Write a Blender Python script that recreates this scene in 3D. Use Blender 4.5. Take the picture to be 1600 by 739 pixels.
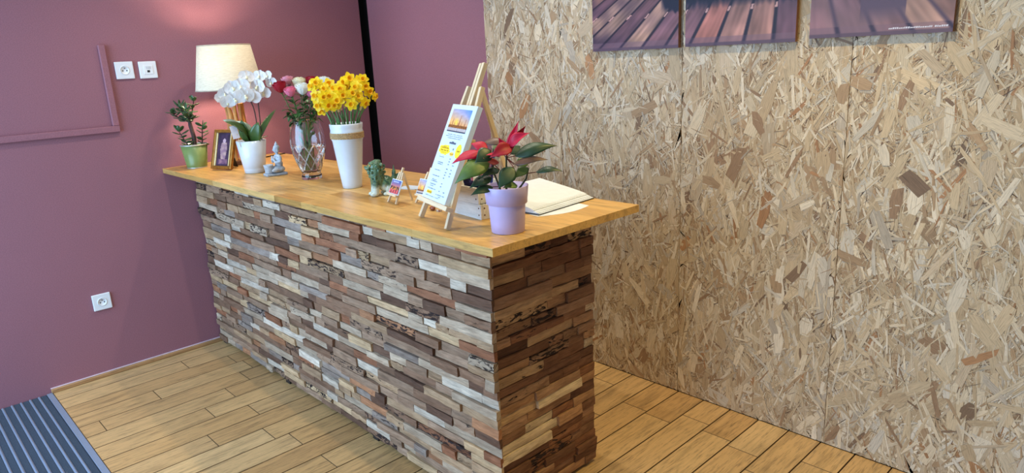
import bpy, bmesh, math, random
import numpy as np
from mathutils import Vector, Matrix, Euler, noise as mnoise

random.seed(7)
rng = np.random.default_rng(11)
S = bpy.context.scene
COL = S.collection
for o in list(bpy.data.objects):
    bpy.data.objects.remove(o)

# ------------------------------------------------------------------ camera
cam_d = bpy.data.cameras.new('camera')
cam = bpy.data.objects.new('camera', cam_d)
COL.objects.link(cam)
cam_d.sensor_fit = 'HORIZONTAL'
cam_d.sensor_width = 36.0
cam_d.lens = 24.342
cam_d.clip_start = 0.02
Rm = Matrix(((0.6939885, -0.1515972, 0.7038453),
             (0.7184135, 0.2103811, -0.6630399),
             (-0.0475607, 0.9657940, 0.2549115)))
cam.matrix_world = Matrix.Translation((3.9925, -1.19815, 1.55783)) @ Rm.to_4x4()
S.camera = cam

# ------------------------------------------------------------------ light
S.view_settings.view_transform = 'Standard'
S.view_settings.look = 'None'
S.view_settings.gamma = 1.0
S.view_settings.use_curve_mapping = False
S.view_settings.exposure = -0.08

w = bpy.data.worlds.new('world')
S.world = w
w.use_nodes = True
w.node_tree.nodes['Background'].inputs[0].default_value = (0.74, 0.86, 1.0, 1)
w.node_tree.nodes['Background'].inputs[1].default_value = 0.22


def add_light(name, kind, loc, energy, color, target=None, **kw):
    l = bpy.data.lights.new(name, kind)
    l.energy = energy
    l.color = color
    for k, v in kw.items():
        setattr(l, k, v)
    o = bpy.data.objects.new(name, l)
    COL.objects.link(o)
    o.location = loc
    if target is not None:
        o.rotation_euler = (Vector(target) - Vector(loc)).to_track_quat('-Z', 'Y').to_euler()
    return o


# daylight through the shop front at the entrance
add_light('shopfront_daylight', 'AREA', (1.25, -2.75, 1.35), 178, (0.43, 0.69, 1.0), (1.35, 0.0, 1.2),
          shape='RECTANGLE', size=2.9, size_y=2.2)
# two rows of warm ceiling spots
LAMP_W = 40.0
WARM = (1.0, 0.91, 0.74)
GOLD = (1.0, 0.75, 0.25)
for lx, ly, en, wc in ((0.75, -0.05, 24, WARM), (1.95, -0.05, 24, WARM), (3.35, -0.05, 20, GOLD),
                       (0.75, 0.62, 25, WARM), (1.95, 0.62, 32, WARM), (3.15, 0.62, 68, GOLD)):
    add_light('ceiling_spot', 'SPOT', (lx, ly, 2.52), en, wc, (lx, ly, 0),
              spot_size=math.radians(100 if wc is GOLD else 125), spot_blend=0.75, shadow_soft_size=0.022)


# ------------------------------------------------------------------ helpers
def lin(c):
    return tuple(((v / 255.0) / 12.92 if v / 255.0 <= 0.04045 else ((v / 255.0 + 0.055) / 1.055) ** 2.4) for v in c[:3])


def L4(c):
    return lin(c) + (1.0,)


class NT:
    def __init__(s, name):
        s.m = bpy.data.materials.new(name)
        s.m.use_nodes = True
        s.t = s.m.node_tree
        s.b = s.t.nodes['Principled BSDF']
        s.out = s.t.nodes['Material Output']

    def n(s, typ, ins=None, **props):
        nd = s.t.nodes.new(typ)
        for k, v in props.items():
            setattr(nd, k, v)
        for k, v in (ins or {}).items():
            s.set(nd, k, v)
        return nd

    def set(s, nd, k, v):
        i = nd.inputs[k]
        if isinstance(v, bpy.types.NodeSocket):
            s.t.links.new(v, i)
        else:
            i.default_value = v

    def bs(s, **kw):
        for k, v in kw.items():
            s.set(s.b, k.replace('_', ' '), v)
        return s

    def ramp(s, fac, stops):
        r = s.n('ShaderNodeValToRGB', {'Fac': fac})
        e = r.color_ramp.elements
        while len(e) < len(stops):
            e.new(0.5)
        for i, (p, c) in enumerate(stops):
            e[i].position = p
            e[i].color = c if len(c) == 4 else tuple(c) + (1,)
        return r.outputs['Color']

    def mix(s, a, b, f, blend='MIX'):
        m = s.n('ShaderNodeMix', data_type='RGBA', blend_type=blend)
        s.set(m, 0, f)
        s.set(m, 6, a)
        s.set(m, 7, b)
        return m.outputs[2]

    def noise(s, vec, scale=5, detail=3, rough=0.55, dist=0.0):
        ins = {'Scale': scale, 'Detail': detail, 'Roughness': rough, 'Distortion': dist}
        if vec is not None:
            ins['Vector'] = vec
        return s.n('ShaderNodeTexNoise', ins).outputs['Fac']

    def mapping(s, vec, scale=(1, 1, 1), loc=(0, 0, 0)):
        return s.n('ShaderNodeMapping', {'Vector': vec, 'Scale': scale, 'Location': loc}).outputs[0]

    def bump(s, h, strength=0.3, dist=0.002):
        s.set(s.b, 'Normal', s.n('ShaderNodeBump', {'Height': h, 'Strength': strength, 'Distance': dist}).outputs[0])
        return s

    def obj(s):
        return s.n('ShaderNodeTexCoord').outputs['Object']


def plain(name, rgb, rough=0.5, spec=0.5, var=0.06, scale=40, bump=0.0, **kw):
    k = NT(name)
    f = k.noise(k.obj(), scale, 3)
    c = lin(rgb)
    lo = tuple(max(0, v * (1 - var * 2.2)) for v in c)
    hi = tuple(min(1, v * (1 + var * 2.2)) for v in c)
    k.bs(Base_Color=k.ramp(f, [(0.25, lo), (0.75, hi)]), Roughness=rough)
    k.b.inputs['Specular IOR Level'].default_value = spec
    for a, v in kw.items():
        k.set(k.b, a.replace('_', ' '), v)
    if bump:
        k.bump(f, bump, 0.002)
    return k.m


def attr_mat(name, rough=0.5, spec=0.4, **kw):
    """flat print and flower colours kept in a colour attribute"""
    k = NT(name)
    a = k.n('ShaderNodeAttribute', attribute_name='Col')
    k.bs(Base_Color=a.outputs['Color'], Roughness=rough)
    k.b.inputs['Specular IOR Level'].default_value = spec
    for q, v in kw.items():
        k.set(k.b, q.replace('_', ' '), v)
    return k.m


def new(name, V, F, mat, parent=None, smooth=False, loc=None, rot=None, col=None, gc=None, kind=None):
    me = bpy.data.meshes.new(name)
    me.from_pydata([tuple(map(float, v)) for v in V], [], F)
    if smooth:
        me.polygons.foreach_set('use_smooth', [True] * len(me.polygons))
    if col is not None:
        a = me.color_attributes.new('Col', 'FLOAT_COLOR', 'POINT')
        arr = np.asarray(col, dtype=np.float32)
        if arr.ndim == 1:
            arr = np.tile(arr, (len(V), 1))
        if arr.shape[1] == 3:
            arr = np.hstack([arr, np.ones((len(V), 1), np.float32)])
        a.data.foreach_set('color', arr.ravel())
    if gc is not None:
        a = me.attributes.new('gc', 'FLOAT_VECTOR', 'POINT')
        a.data.foreach_set('vector', np.asarray(gc, dtype=np.float32).ravel())
    me.materials.append(mat)
    me.update()
    return link(name, me, parent, loc, rot, kind)


def link(name, me, parent=None, loc=None, rot=None, kind=None):
    o = bpy.data.objects.new(name, me)
    COL.objects.link(o)
    if parent is not None:
        o.parent = parent
    if loc is not None:
        o.location = loc
    if rot is not None:
        o.rotation_euler = rot
    if kind:
        o['kind'] = kind
    return o


def tag(o, label, cat, group=None):
    o['label'] = label
    o['category'] = cat
    if group:
        o['group'] = group
    return o


def empty(name, loc, rz, label, cat, group=None):
    o = bpy.data.objects.new(name, None)
    o.empty_display_size = 0.05
    COL.objects.link(o)
    o.location = loc
    o.rotation_euler = (0, 0, rz)
    return tag(o, label, cat, group)


def box_data(x0, x1, y0, y1, z0, z1):
    V = [(x0, y0, z0), (x1, y0, z0), (x1, y1, z0), (x0, y1, z0), (x0, y0, z1), (x1, y0, z1), (x1, y1, z1), (x0, y1, z1)]
    F = [(0, 3, 2, 1), (4, 5, 6, 7), (0, 1, 5, 4), (1, 2, 6, 5), (2, 3, 7, 6), (3, 0, 4, 7)]
    return V, F


def bev_mesh(name, V, F, mat, b=0.001, seg=1):
    bm = bmesh.new()
    vs = [bm.verts.new(v) for v in V]
    for f in F:
        bm.faces.new([vs[i] for i in f])
    bmesh.ops.bevel(bm, geom=list(bm.edges), offset=b, segments=seg, affect='EDGES', profile=0.5)
    me = bpy.data.meshes.new(name)
    bm.to_mesh(me)
    bm.free()
    me.materials.append(mat)
    return me


def box(name, x0, x1, y0, y1, z0, z1, mat, parent=None, b=0.001, seg=1, loc=None, rot=None, kind=None, smooth=False):
    V, F = box_data(x0, x1, y0, y1, z0, z1)
    if b:
        me = bev_mesh(name, V, F, mat, b, seg)
        if smooth:
            me.polygons.foreach_set('use_smooth', [True] * len(me.polygons))
        return link(name, me, parent, loc, rot, kind)
    return new(name, V, F, mat, parent, loc=loc, rot=rot, kind=kind)


def lathe(prof, n=32, close=False, fn=None):
    V, F = [], []
    m = len(prof)
    for i in range(n):
        a = 2 * math.pi * i / n
        for r, z in prof:
            rr = fn(r, z, a) if fn else r
            V.append((rr * math.cos(a), rr * math.sin(a), z))
    for i in range(n):
        j = (i + 1) % n
        for k in range(m - 1):
            F.append((i * m + k, j * m + k, j * m + k + 1, i * m + k + 1))
    if close:
        F.append(tuple(i * m for i in reversed(range(n))))
        F.append(tuple(i * m + m - 1 for i in range(n)))
    return V, F


def tube(path, rad, n=6, cap=True):
    P = [Vector(p) for p in path]
    if not hasattr(rad, '__len__'):
        rad = [rad] * len(P)
    V, F = [], []
    for i, p in enumerate(P):
        t = (P[min(i + 1, len(P) - 1)] - P[max(i - 1, 0)]).normalized()
        a = t.cross(Vector((0.31, 0.87, 0.38))).normalized()
        b = t.cross(a)
        for k in range(n):
            an = 2 * math.pi * k / n
            V.append(p + (a * math.cos(an) + b * math.sin(an)) * rad[i])
    for i in range(len(P) - 1):
        for k in range(n):
            l = (k + 1) % n
            F.append((i * n + k, i * n + l, (i + 1) * n + l, (i + 1) * n + k))
    if cap:
        F.append(tuple(range(n)))
        F.append(tuple(reversed(range((len(P) - 1) * n, len(P) * n))))
    return V, F


def bez(p0, p1, p2, n=8):
    p0, p1, p2 = Vector(p0), Vector(p1), Vector(p2)
    return [p0 * (1 - t) ** 2 + p1 * 2 * t * (1 - t) + p2 * t * t for t in [i / (n - 1) for i in range(n)]]


def beam(name, p0, p1, wd, th, mat, parent, side=(1, 0, 0), b=0.0008):
    """square stick from p0 to p1; wd across `side`, th the other way"""
    p0, p1 = Vector(p0), Vector(p1)
    d = p1 - p0
    ln = d.length
    z = d.normalized()
    x = Vector(side)
    x = (x - z * x.dot(z)).normalized()
    y = z.cross(x)
    M = Matrix((x, y, z)).transposed()
    V, F = box_data(-wd / 2, wd / 2, -th / 2, th / 2, 0, ln)
    o = link(name, bev_mesh(name, V, F, mat, b), parent)
    o.matrix_local = Matrix.Translation(p0) @ M.to_4x4()
    return o


def merge(parts):
    V, F = [], []
    for v, f in parts:
        k = len(V)
        V += list(v)
        F += [tuple(i + k for i in q) for q in f]
    return V, F


def xf(data, M):
    return [M @ Vector(v) for v in data[0]], data[1]


def ellipsoid(c, r, rot=(0, 0, 0), n=14, m=9):
    R = Euler(rot).to_matrix()
    V, F = [], []
    for j in range(m + 1):
        ph = math.pi * j / m
        for i in range(n):
            a = 2 * math.pi * i / n
            V.append(R @ Vector((r[0] * math.sin(ph) * math.cos(a), r[1] * math.sin(ph) * math.sin(a), r[2] * math.cos(ph))) + Vector(c))
    for j in range(m):
        for i in range(n):
            k = (i + 1) % n
            F.append((j * n + i, (j + 1) * n + i, (j + 1) * n + k, j * n + k))
    return V, F


def leaf_data(base, tip, width, up=(0, 0, 1), arch=0.0, fold=0.0, nl=7, nw=4, sharp=0.65, twist=0.0, wav=0.0, curl=0.0, pw=0.8):
    """pointed leaf blade between two points, arched along `up`"""
    base, tip = Vector(base), Vector(tip)
    d = tip - base
    ln = d.length
    t = d.normalized()
    u = Vector(up)
    u = (u - t * u.dot(t)).normalized()
    s = t.cross(u).normalized()
    V, F = [], []
    for i in range(nl + 1):
        f = i / nl
        wdt = width * 0.5 * (math.sin(math.pi * min(1, f ** sharp)) ** pw + 0.03) * (1 if 0 < i < nl else 0.25)
        tw = twist * f
        ss = s * math.cos(tw) + u * math.sin(tw)
        uu = u * math.cos(tw) - s * math.sin(tw)
        c = base + d * f + u * (arch * ln * math.sin(math.pi * f) - curl * ln * f * f)
        for k in range(nw + 1):
            q = -1 + 2 * k / nw
            V.append(c + ss * (q * wdt) + uu * (abs(q) * fold * wdt + wav * wdt * math.sin(7 * f + 3 * q)))
    for i in range(nl):
        for k in range(nw):
            a = i * (nw + 1) + k
            F.append((a, a + 1, a + nw + 2, a + nw + 1))
    return V, F


# ------------------------------------------------------------------ materials
def wall_paint(name, rgb):
    k = NT(name)
    v = k.obj()
    f = k.noise(v, 260, 2, 0.6)
    f2 = k.noise(v, 1.3, 3, 0.5)
    c = lin(rgb)
    col = k.mix(tuple(x * 0.93 for x in c) + (1,), tuple(x * 1.06 for x in c) + (1,), f2)
    col = k.mix(col, k.ramp(f, [(0.3, (0.82,) * 3), (0.7, (1.14,) * 3)]), 1.0, 'MULTIPLY')
    k.bs(Base_Color=col, Roughness=0.72)
    k.b.inputs['Specular IOR Level'].default_value = 0.25
    return k.bump(f, 0.12, 0.001).m


M_PURPLE = wall_paint('plum wall paint', (154, 104, 114))
M_CEIL = plain('white ceiling paint', (232, 228, 222), 0.8)
M_BLACK = plain('black gap', (12, 11, 12), 0.8, 0.1)
M_WHITE_PL = plain('white plastic', (232, 236, 240), 0.35, 0.5, 0.01)
M_DARK = plain('dark hole', (30, 30, 32), 0.6)


def wood_random(name, stops, along=(1, 60, 60), rough=0.45, streak=0.35, bumps=0.15, dark=0.5, spec=0.4, fine=1.0):
    """plank wood: tone per object from Object Info, grain stretched along one axis"""
    k = NT(name)
    oi = k.n('ShaderNodeObjectInfo')
    off = k.n('ShaderNodeVectorMath', {0: oi.outputs['Random'], 1: (37.0, 53.0, 71.0)}, operation='MULTIPLY').outputs[0]
    v = k.n('ShaderNodeVectorMath', {0: k.obj(), 1: off}, operation='ADD').outputs[0]
    mv = k.mapping(v, along)
    g1 = k.noise(mv, 1.0 * fine, 5, 0.62, 0.6)
    g2 = k.noise(k.mapping(v, tuple(a * 3.2 for a in along)), 1.0 * fine, 4, 0.7, 0.2)
    col = k.ramp(oi.outputs['Random'], stops)
    col = k.mix(col, k.ramp(g1, [(0.30, (1 - streak,) * 3), (0.5, (1.0,) * 3), (0.72, (1.12,) * 3)]), 1.0, 'MULTIPLY')
    dk = k.ramp(g2, [(0.52, (1, 1, 1)), (0.72, (1 - dark,) * 3)])
    col = k.mix(col, dk, 1.0, 'MULTIPLY')
    k.bs(Base_Color=col, Roughness=rough)
    k.b.inputs['Specular IOR Level'].default_value = spec
    k.bump(g2, bumps, 0.001)
    return k.m


M_PLANK = wood_random('oak floor plank', [(0.0, lin((200, 158, 104))), (0.35, lin((214, 175, 120))), (0.7, lin((192, 150, 98))), (1.0, lin((222, 187, 134)))],
                      along=(48, 4, 40), rough=0.36, streak=0.36, dark=0.58, bumps=0.25)
M_STAVE = wood_random('oiled oak stave', [(0.0, lin((182, 136, 70))), (0.3, lin((212, 168, 98))), (0.6, lin((194, 148, 80))), (1.0, lin((220, 180, 114)))],
                      along=(3.4, 40, 40), rough=0.36, streak=0.30, dark=0.40, bumps=0.08)
M_TRIMWOOD = wood_random('skirting wood', [(0.0, lin((176, 132, 88))), (1.0, lin((190, 146, 98)))], along=(40, 3, 40), streak=0.25)
M_PINE = wood_random('pale pine', [(0.0, lin((214, 190, 156))), (1.0, lin((228, 206, 172)))], along=(90, 90, 6), streak=0.12, dark=0.15, rough=0.55)
M_CRATE = wood_random('white painted wood', [(0.0, lin((214, 214, 212))), (1.0, lin((228, 226, 222)))], along=(8, 60, 60), streak=0.12, dark=0.18, rough=0.6)
M_JOINT = plain('dirt stained joint', (112, 84, 50), 0.7)
M_FOOT = plain('dark foot', (38, 30, 26), 0.6)


def clad_mat():
    k = NT('reclaimed wood')
    a = k.n('ShaderNodeAttribute', attribute_name='Col')
    g = k.n('ShaderNodeAttribute', attribute_name='gc').outputs['Vector']
    n1 = k.noise(k.mapping(g, (9, 120, 1)), 1.0, 5, 0.65, 0.5)
    n2 = k.noise(k.mapping(g, (30, 330, 1)), 1.0, 4, 0.7)
    n3 = k.noise(k.mapping(g, (26, 85, 1)), 1.0, 4, 0.6, 0.8)
    n4 = k.noise(k.mapping(g, (14, 30, 1)), 1.0, 2, 0.5)
    col = k.mix(a.outputs['Color'], k.ramp(n1, [(0.28, (0.62,) * 3), (0.5, (1.0,) * 3), (0.75, (1.22,) * 3)]), 1.0, 'MULTIPLY')
    col = k.mix(col, k.ramp(n2, [(0.3, (0.78,) * 3), (0.6, (1.06,) * 3)]), 1.0, 'MULTIPLY')
    col = k.mix(col, k.ramp(n4, [(0.35, (0.84, 0.80, 0.78)), (0.65, (1.08, 1.08, 1.08))]), 1.0, 'MULTIPLY')
    # worm holes and rotten streaks where a piece is worn (alpha of the colour)
    thr = k.n('ShaderNodeMath', {0: 0.86, 1: a.outputs['Alpha']}, operation='SUBTRACT').outputs[0]
    d = k.n('ShaderNodeMath', {0: n3, 1: thr}, operation='SUBTRACT').outputs[0]
    d = k.n('ShaderNodeMath', {0: d, 1: 14.0}, operation='MULTIPLY', use_clamp=True).outputs[0]
    col = k.mix(col, L4((48, 36, 34)), d)
    k.bs(Base_Color=col, Roughness=0.78)
    k.b.inputs['Specular IOR Level'].default_value = 0.25
    h = k.n('ShaderNodeMath', {0: n1, 1: d}, operation='SUBTRACT').outputs[0]
    return k.bump(h, 0.55, 0.003).m


def osb_mat():
    k = NT('pressed wood strands')
    a = k.n('ShaderNodeAttribute', attribute_name='Col')
    g = k.n('ShaderNodeAttribute', attribute_name='gc').outputs['Vector']
    n1 = k.noise(k.mapping(g, (22, 420, 1)), 1.0, 4, 0.65, 0.3)
    n2 = k.noise(k.mapping(g, (60, 160, 1)), 1.0, 3, 0.6, 0.6)
    col = k.mix(a.outputs['Color'], k.ramp(n1, [(0.30, (0.62,) * 3), (0.48, (0.98,) * 3), (0.70, (1.16,) * 3)]), 1.0, 'MULTIPLY')
    col = k.mix(col, k.ramp(n2, [(0.62, (1, 1, 1)), (0.78, (0.72, 0.66, 0.6))]), 1.0, 'MULTIPLY')
    k.bs(Base_Color=col, Roughness=0.55)
    k.b.inputs['Specular IOR Level'].default_value = 0.3
    return k.bump(n1, 0.35, 0.001).m


def osb_core_mat():
    k = NT('strand board core')
    v = k.mapping(k.obj(), (160, 160, 60))
    n1 = k.noise(v, 1.0, 5, 0.7, 1.5)
    k.bs(Base_Color=k.ramp(n1, [(0.3, lin((120, 90, 62))), (0.5, lin((176, 146, 112))), (0.7, lin((206, 180, 146)))]), Roughness=0.7)
    return k.m


M_CLAD = clad_mat()
M_OSB = osb_mat()
M_OSBCORE = osb_core_mat()
M_PRINT = attr_mat('printed surface', 0.5, 0.35)

# ------------------------------------------------------------------ the room
YW = 1.347          # face of the strand board wall
XO = 1.158          # where the strand board begins


def structure(o):
    o['kind'] = 'structure'
    return o


structure(box('wall_left', -0.12, 0.0, -3.6, 1.325, -0.05, 2.6, M_PURPLE, b=0))
ceil = structure(box('ceiling', -0.12, 6.5, -3.6, 1.5, 2.6, 2.7, M_CEIL, b=0))
wb = structure(box('wall_back', -0.12, 6.5, 1.40, 1.52, -0.05, 2.6, M_BLACK, b=0))
box('door_panel', 0.036, XO, 1.362, 1.40, 0.0, 2.6, M_PURPLE, wb, b=0.002)
structure(box('trim_1', -0.10, 0.036, 1.384, 1.400, 0.0, 2.6, M_BLACK, b=0))

# strand board panels
SEAMS = [XO, 1.686, 2.3625, 3.0355, 3.7105, 4.3855, 5.06, 5.74, 6.5]


def strand_colours(n):
    pal = np.array([lin(c) for c in ((226, 204, 172), (210, 184, 148), (196, 168, 132), (236, 218, 192), (202, 178, 148),
                                     (178, 144, 108), (192, 176, 156), (158, 122, 90), (176, 124, 80), (220, 206, 186), (128, 98, 74))])
    pr = np.array([20, 24, 18, 10, 12, 7, 5, 3.2, 1.2, 6, 1.2])
    c = pal[rng.choice(len(pal), n, p=pr / pr.sum())]
    m_ = np.array(lin((204, 180, 150)))
    c = m_ + (c - m_) * 0.88
    return np.clip(c * 0.90 * rng.normal(1, 0.07, (n, 1)), 0.01, 1)


def strands(px0, px1, height, density):
    w_ = px1 - px0
    area = w_ * height
    Vs, Cs, Gs = [], [], []
    layers = ((620, (0.06, 0.16), (0.012, 0.055), 0.0, 2.4e-3), (2600, (0.03, 0.12), (0.004, 0.013), 0.2e-3, 2.3e-3),
              (3400, (0.010, 0.055), (0.0010, 0.0032), 0.4e-3, 2.4e-3))
    for li, (dens, lr, wr, h0, h1) in enumerate(layers):
        n = int(dens * area * density)
        cx = rng.uniform(-0.01, w_ + 0.01, n)
        cz = rng.uniform(-0.01, height + 0.01, n)
        ln = rng.uniform(*lr, n)
        wd = wr[0] + (wr[1] - wr[0]) * rng.random(n) ** (1.8 if li == 0 else 1.3)
        an = np.radians(90 + rng.normal(0, (30, 38, 46)[li], n))
        ca, sa = np.cos(an), np.sin(an)
        hh = rng.uniform(h0, h1, n)
        tl = rng.normal(0, 0.004, n)
        seed = rng.uniform(0, 200, n)
        c = strand_colours(n)
        if li == 2:
            dk = rng.random(n) < 0.10  # some slivers coloured dark to paint in the shadow gaps between strands
            c[dk] = np.array(lin((92, 68, 52))) * rng.uniform(0.7, 1.6, (dk.sum(), 1))
            lt = rng.random(n) < 0.12
            c[lt & ~dk] = np.array(lin((236, 220, 194)))
        # six point outline with ragged ends
        taper = rng.uniform(0.35, 1.0, n)
        pa = [(-0.5 + rng.uniform(-.06, .06, n), -0.5 * taper), (0.0 + rng.uniform(-.2, .2, n), -0.5 * rng.uniform(.85, 1.1, n)),
              (0.5 + rng.uniform(-.12, .12, n), -0.5 * rng.uniform(.3, 1, n)), (0.5 + rng.uniform(-.12, .12, n), 0.5 * rng.uniform(.3, 1, n)),
              (0.0 + rng.uniform(-.2, .2, n), 0.5 * rng.uniform(.85, 1.1, n)), (-0.5 + rng.uniform(-.06, .06, n), 0.5 * taper)]
        V = np.zeros((n, 6, 3))
        G = np.zeros((n, 6, 3))
        for i, (a, b) in enumerate(pa):
            la, lb = a * ln, b * wd
            V[:, i, 0] = np.clip(cx + la * ca - lb * sa, 0.0003, w_ - 0.0003)
            V[:, i, 2] = np.clip(cz + la * sa + lb * ca, 0.0, height)
            V[:, i, 1] = -(hh + tl * la)
            G[:, i] = np.stack([la, lb, seed], 1)
        Vs.append(V); Gs.append(G); Cs.append(np.repeat(c[:, None, :], 6, 1))
    V = np.concatenate(Vs).reshape(-1, 3)
    G = np.concatenate(Gs).reshape(-1, 3)
    C = np.concatenate(Cs).reshape(-1, 3)
    n = len(V) // 6
    me = bpy.data.meshes.new('strands')
    me.vertices.add(len(V)); me.loops.add(len(V)); me.polygons.add(n)
    me.vertices.foreach_set('co', V.ravel())
    # wind each outline so that it faces the room (-Y)
    P = V.reshape(n, 6, 3)
    sgn = np.zeros(n)
    for i in range(6):
        j = (i + 1) % 6
        sgn += P[:, i, 0] * P[:, j, 2] - P[:, j, 0] * P[:, i, 2]
    idx = np.arange(len(V)).reshape(n, 6)
    idx[sgn < 0] = idx[sgn < 0][:, ::-1]
    me.loops.foreach_set('vertex_index', idx.ravel().astype(np.int32))
    me.polygons.foreach_set('loop_start', np.arange(0, len(V), 6, dtype=np.int32))
    a = me.color_attributes.new('Col', 'FLOAT_COLOR', 'POINT')
    a.data.foreach_set('color', np.hstack([C, np.ones((len(C), 1))]).astype(np.float32).ravel())
    a = me.attributes.new('gc', 'FLOAT_VECTOR', 'POINT')
    a.data.foreach_set('vector', G.astype(np.float32).ravel())
    me.materials.append(M_OSB)
    me.update(calc_edges=True)
    return me


for i in range(len(SEAMS) - 1):
    x0, x1 = SEAMS[i] + 0.0006, SEAMS[i + 1] - 0.0006
    p = box('strand_board', 0, x1 - x0, 0, 1.40 - YW - 0.0025, 0.004, 2.6, M_OSBCORE, wb, b=0.0005, loc=(x0, YW + 0.0025, 0))
    me = strands(x0, x1, 2.596, 1.0 if i < 5 else 0.25)
    s = link('strand_surface', me, p, loc=(0, 0, 0.004), kind='stuff')

# floor
fl = structure(box('floor', -0.12, 6.5, -3.6, 1.4, -0.08, -0.016, M_FOOT, b=0))
PW, PX0 = 0.1318, 1.9712
MATX, MATY = 1.75, -0.708
kmin = int(math.ceil((0.0 - PX0) / PW)) - 1
rp = random.Random(5)
plank_cache = {}
for k in range(kmin, 30):
    xa, xb = PX0 + k * PW, PX0 + (k + 1) * PW
    xa_c = max(xa, 0.0)
    if xb - xa_c < 0.02 or xa > 5.6:
        continue
    y = YW + 0.004
    yend = MATY if xa_c < MATX - 0.02 else -2.6
    y -= rp.uniform(0.12, 0.42)
    ya = YW + 0.004
    while True:
        yb = max(y, yend)
        if yb - yend < 0.06:
            yb = yend
        V, F = box_data(xa_c - (xa_c + xb) / 2 + 0.0016, (xb - xa_c) / 2 - 0.0016, yb - (ya + yb) / 2 + 0.0007, (ya - yb) / 2 - 0.0007, -0.014, 0)
        pm_ = bev_mesh('plank', V, F, M_PLANK, 0.0014)
        pm_.materials.append(M_JOINT)
        for pf in pm_.polygons:
            if pf.normal.z < 0.95:
                pf.material_index = 1
        link('plank', pm_, fl, loc=((xa_c + xb) / 2, (ya + yb) / 2, 0))
        ya = yb
        if yb <= yend:
            break
        y = yb - rp.choice((0.5, 0.62, 0.75, 0.9, 1.1)) * rp.uniform(0.9, 1.1)

# skirting on the left wall, thin sealant bead above it
sk = structure(box('baseboard_left', 0.0, 0.017, -0.712, 1.32, 0.0005, 0.021, M_TRIMWOOD, b=0.005, seg=3))
box('sealant_bead', 0.0, 0.006, -0.712, 1.32, 0.0215, 0.0255, plain('sealant', (226, 206, 214), 0.5), sk, b=0)

# entrance mat let into the floor
M_ALU = plain('brushed aluminium', (150, 164, 184), 0.42, 0.5, 0.04, 200, Metallic=0.35)
k_ = NT('mat pile')
nf = k_.noise(k_.obj(), 900, 3, 0.7)
k_.bs(Base_Color=k_.ramp(nf, [(0.3, lin((30, 38, 50))), (0.5, lin((56, 72, 90))), (0.75, lin((112, 128, 146)))]), Roughness=0.95)
M_PILE = k_.bump(nf, 0.9, 0.004).m
mat = empty('entrance_mat', (0.0, MATY, 0), 0, 'dark blue ribbed entrance mat with pale metal rails let into the floor', 'mat')
box('mat_well', 0.004, MATX - 0.01, -1.30, 0, -0.0155, -0.012, M_FOOT, mat, b=0)
box('frame_bar', 0.004, MATX - 0.006, -0.026, -0.001, -0.012, 0.0015, M_ALU, mat, b=0.001)
box('frame_bar', MATX - 0.03, MATX - 0.006, -1.30, -0.027, -0.012, 0.0015, M_ALU, mat, b=0.001)
ps = box('pile_strip', 0.004, MATX - 0.032, -0.0255, 0, -0.011, -0.0005, M_PILE, mat, b=0.003, seg=2, loc=(0, -0.028, 0))
rl = box('rail', 0.004, MATX - 0.032, -0.0118, 0, -0.011, 0.0, M_ALU, mat, b=0.002, loc=(0, -0.0540, 0))
rb_ = box('rail_rib', 0.005, MATX - 0.033, -0.0075, -0.0045, -0.001, 0.0025, M_ALU, rl, b=0.0008)
for i in range(1, 33):
    a = ps.copy(); COL.objects.link(a); a.location = (0, -0.028 - i * 0.038, 0)
    b = rl.copy(); COL.objects.link(b); b.location = (0, -0.0540 - i * 0.038, 0)
    c = rb_.copy(); COL.objects.link(c); c.parent = b

# plum cable trunking on the left wall
tr = empty('cable_trunking', (0.0006, -0.17, 1.267), 0, 'plum painted l-shaped cable trunking fixed to the left wall', 'trunking')
box('trunking_run', 0, 0.018, -1.2, 0.0, 0.0, 0.031, M_PURPLE, tr, b=0.003)
box('trunking_riser', 0, 0.018, -0.031, 0.0, 0.0312, 0.43, M_PURPLE, tr, b=0.003)


def wall_plate(y, z, label, kind, sw=0.086):
    t = empty('wall_socket' if kind == 'power' else 'phone_socket', (0, y, z), 0, label, 'socket', 'white sockets on the plum wall')
    h = sw / 2
    box('cover_plate', 0.0, 0.010, -h, h, -h, h, M_WHITE_PL, t, b=0.0035, seg=3)
    if kind == 'power':
        V, F = lathe([(0.0205, 0.010), (0.0225, 0.012), (0.0205, 0.0125), (0.0195, 0.0105), (0.0, 0.0102)], 28)
        new('socket_well', [(v[2], v[0], v[1]) for v in V], F, M_WHITE_PL, t, True)
        for dy in (-0.0095, 0.0095):
            V, F = lathe([(0.0, 0.0121), (0.0032, 0.0121), (0.0032, 0.0104)], 10)
            new('contact_hole', [(v[2] - 0.001, v[0] + dy, v[1] - 0.002) for v in V], F, M_DARK, t)
        V, F = lathe([(0.0, 0.0150), (0.0026, 0.0146), (0.0026, 0.0102)], 10)
        new('earth_pin', [(v[2], v[0], v[1] + 0.0105) for v in V], F, plain('pin metal', (120, 110, 100), 0.3, Metallic=0.8), t)
    else:
        box('inset', 0.0098, 0.0125, -0.0225, 0.0225, -0.0225, 0.0225, M_WHITE_PL, t, b=0.001)
        box('label_window', 0.0122, 0.0135, -0.013, 0.013, 0.004, 0.018, plain('label', (206, 210, 216), 0.3), t, b=0.0006)
        box('jack_hole', 0.012, 0.0130, -0.0065, 0.0065, -0.013, -0.002, M_DARK, t, b=0.0004)


wall_plate(-0.409, 0.407, 'white power socket low on the plum wall above the skirting', 'power')
wall_plate(-0.098, 1.570, 'upper white power socket between the trunking and the telephone jack', 'power')
wall_plate(0.014, 1.567, 'white telephone jack plate on the plum wall beside the lampshade', 'phone')

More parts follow.
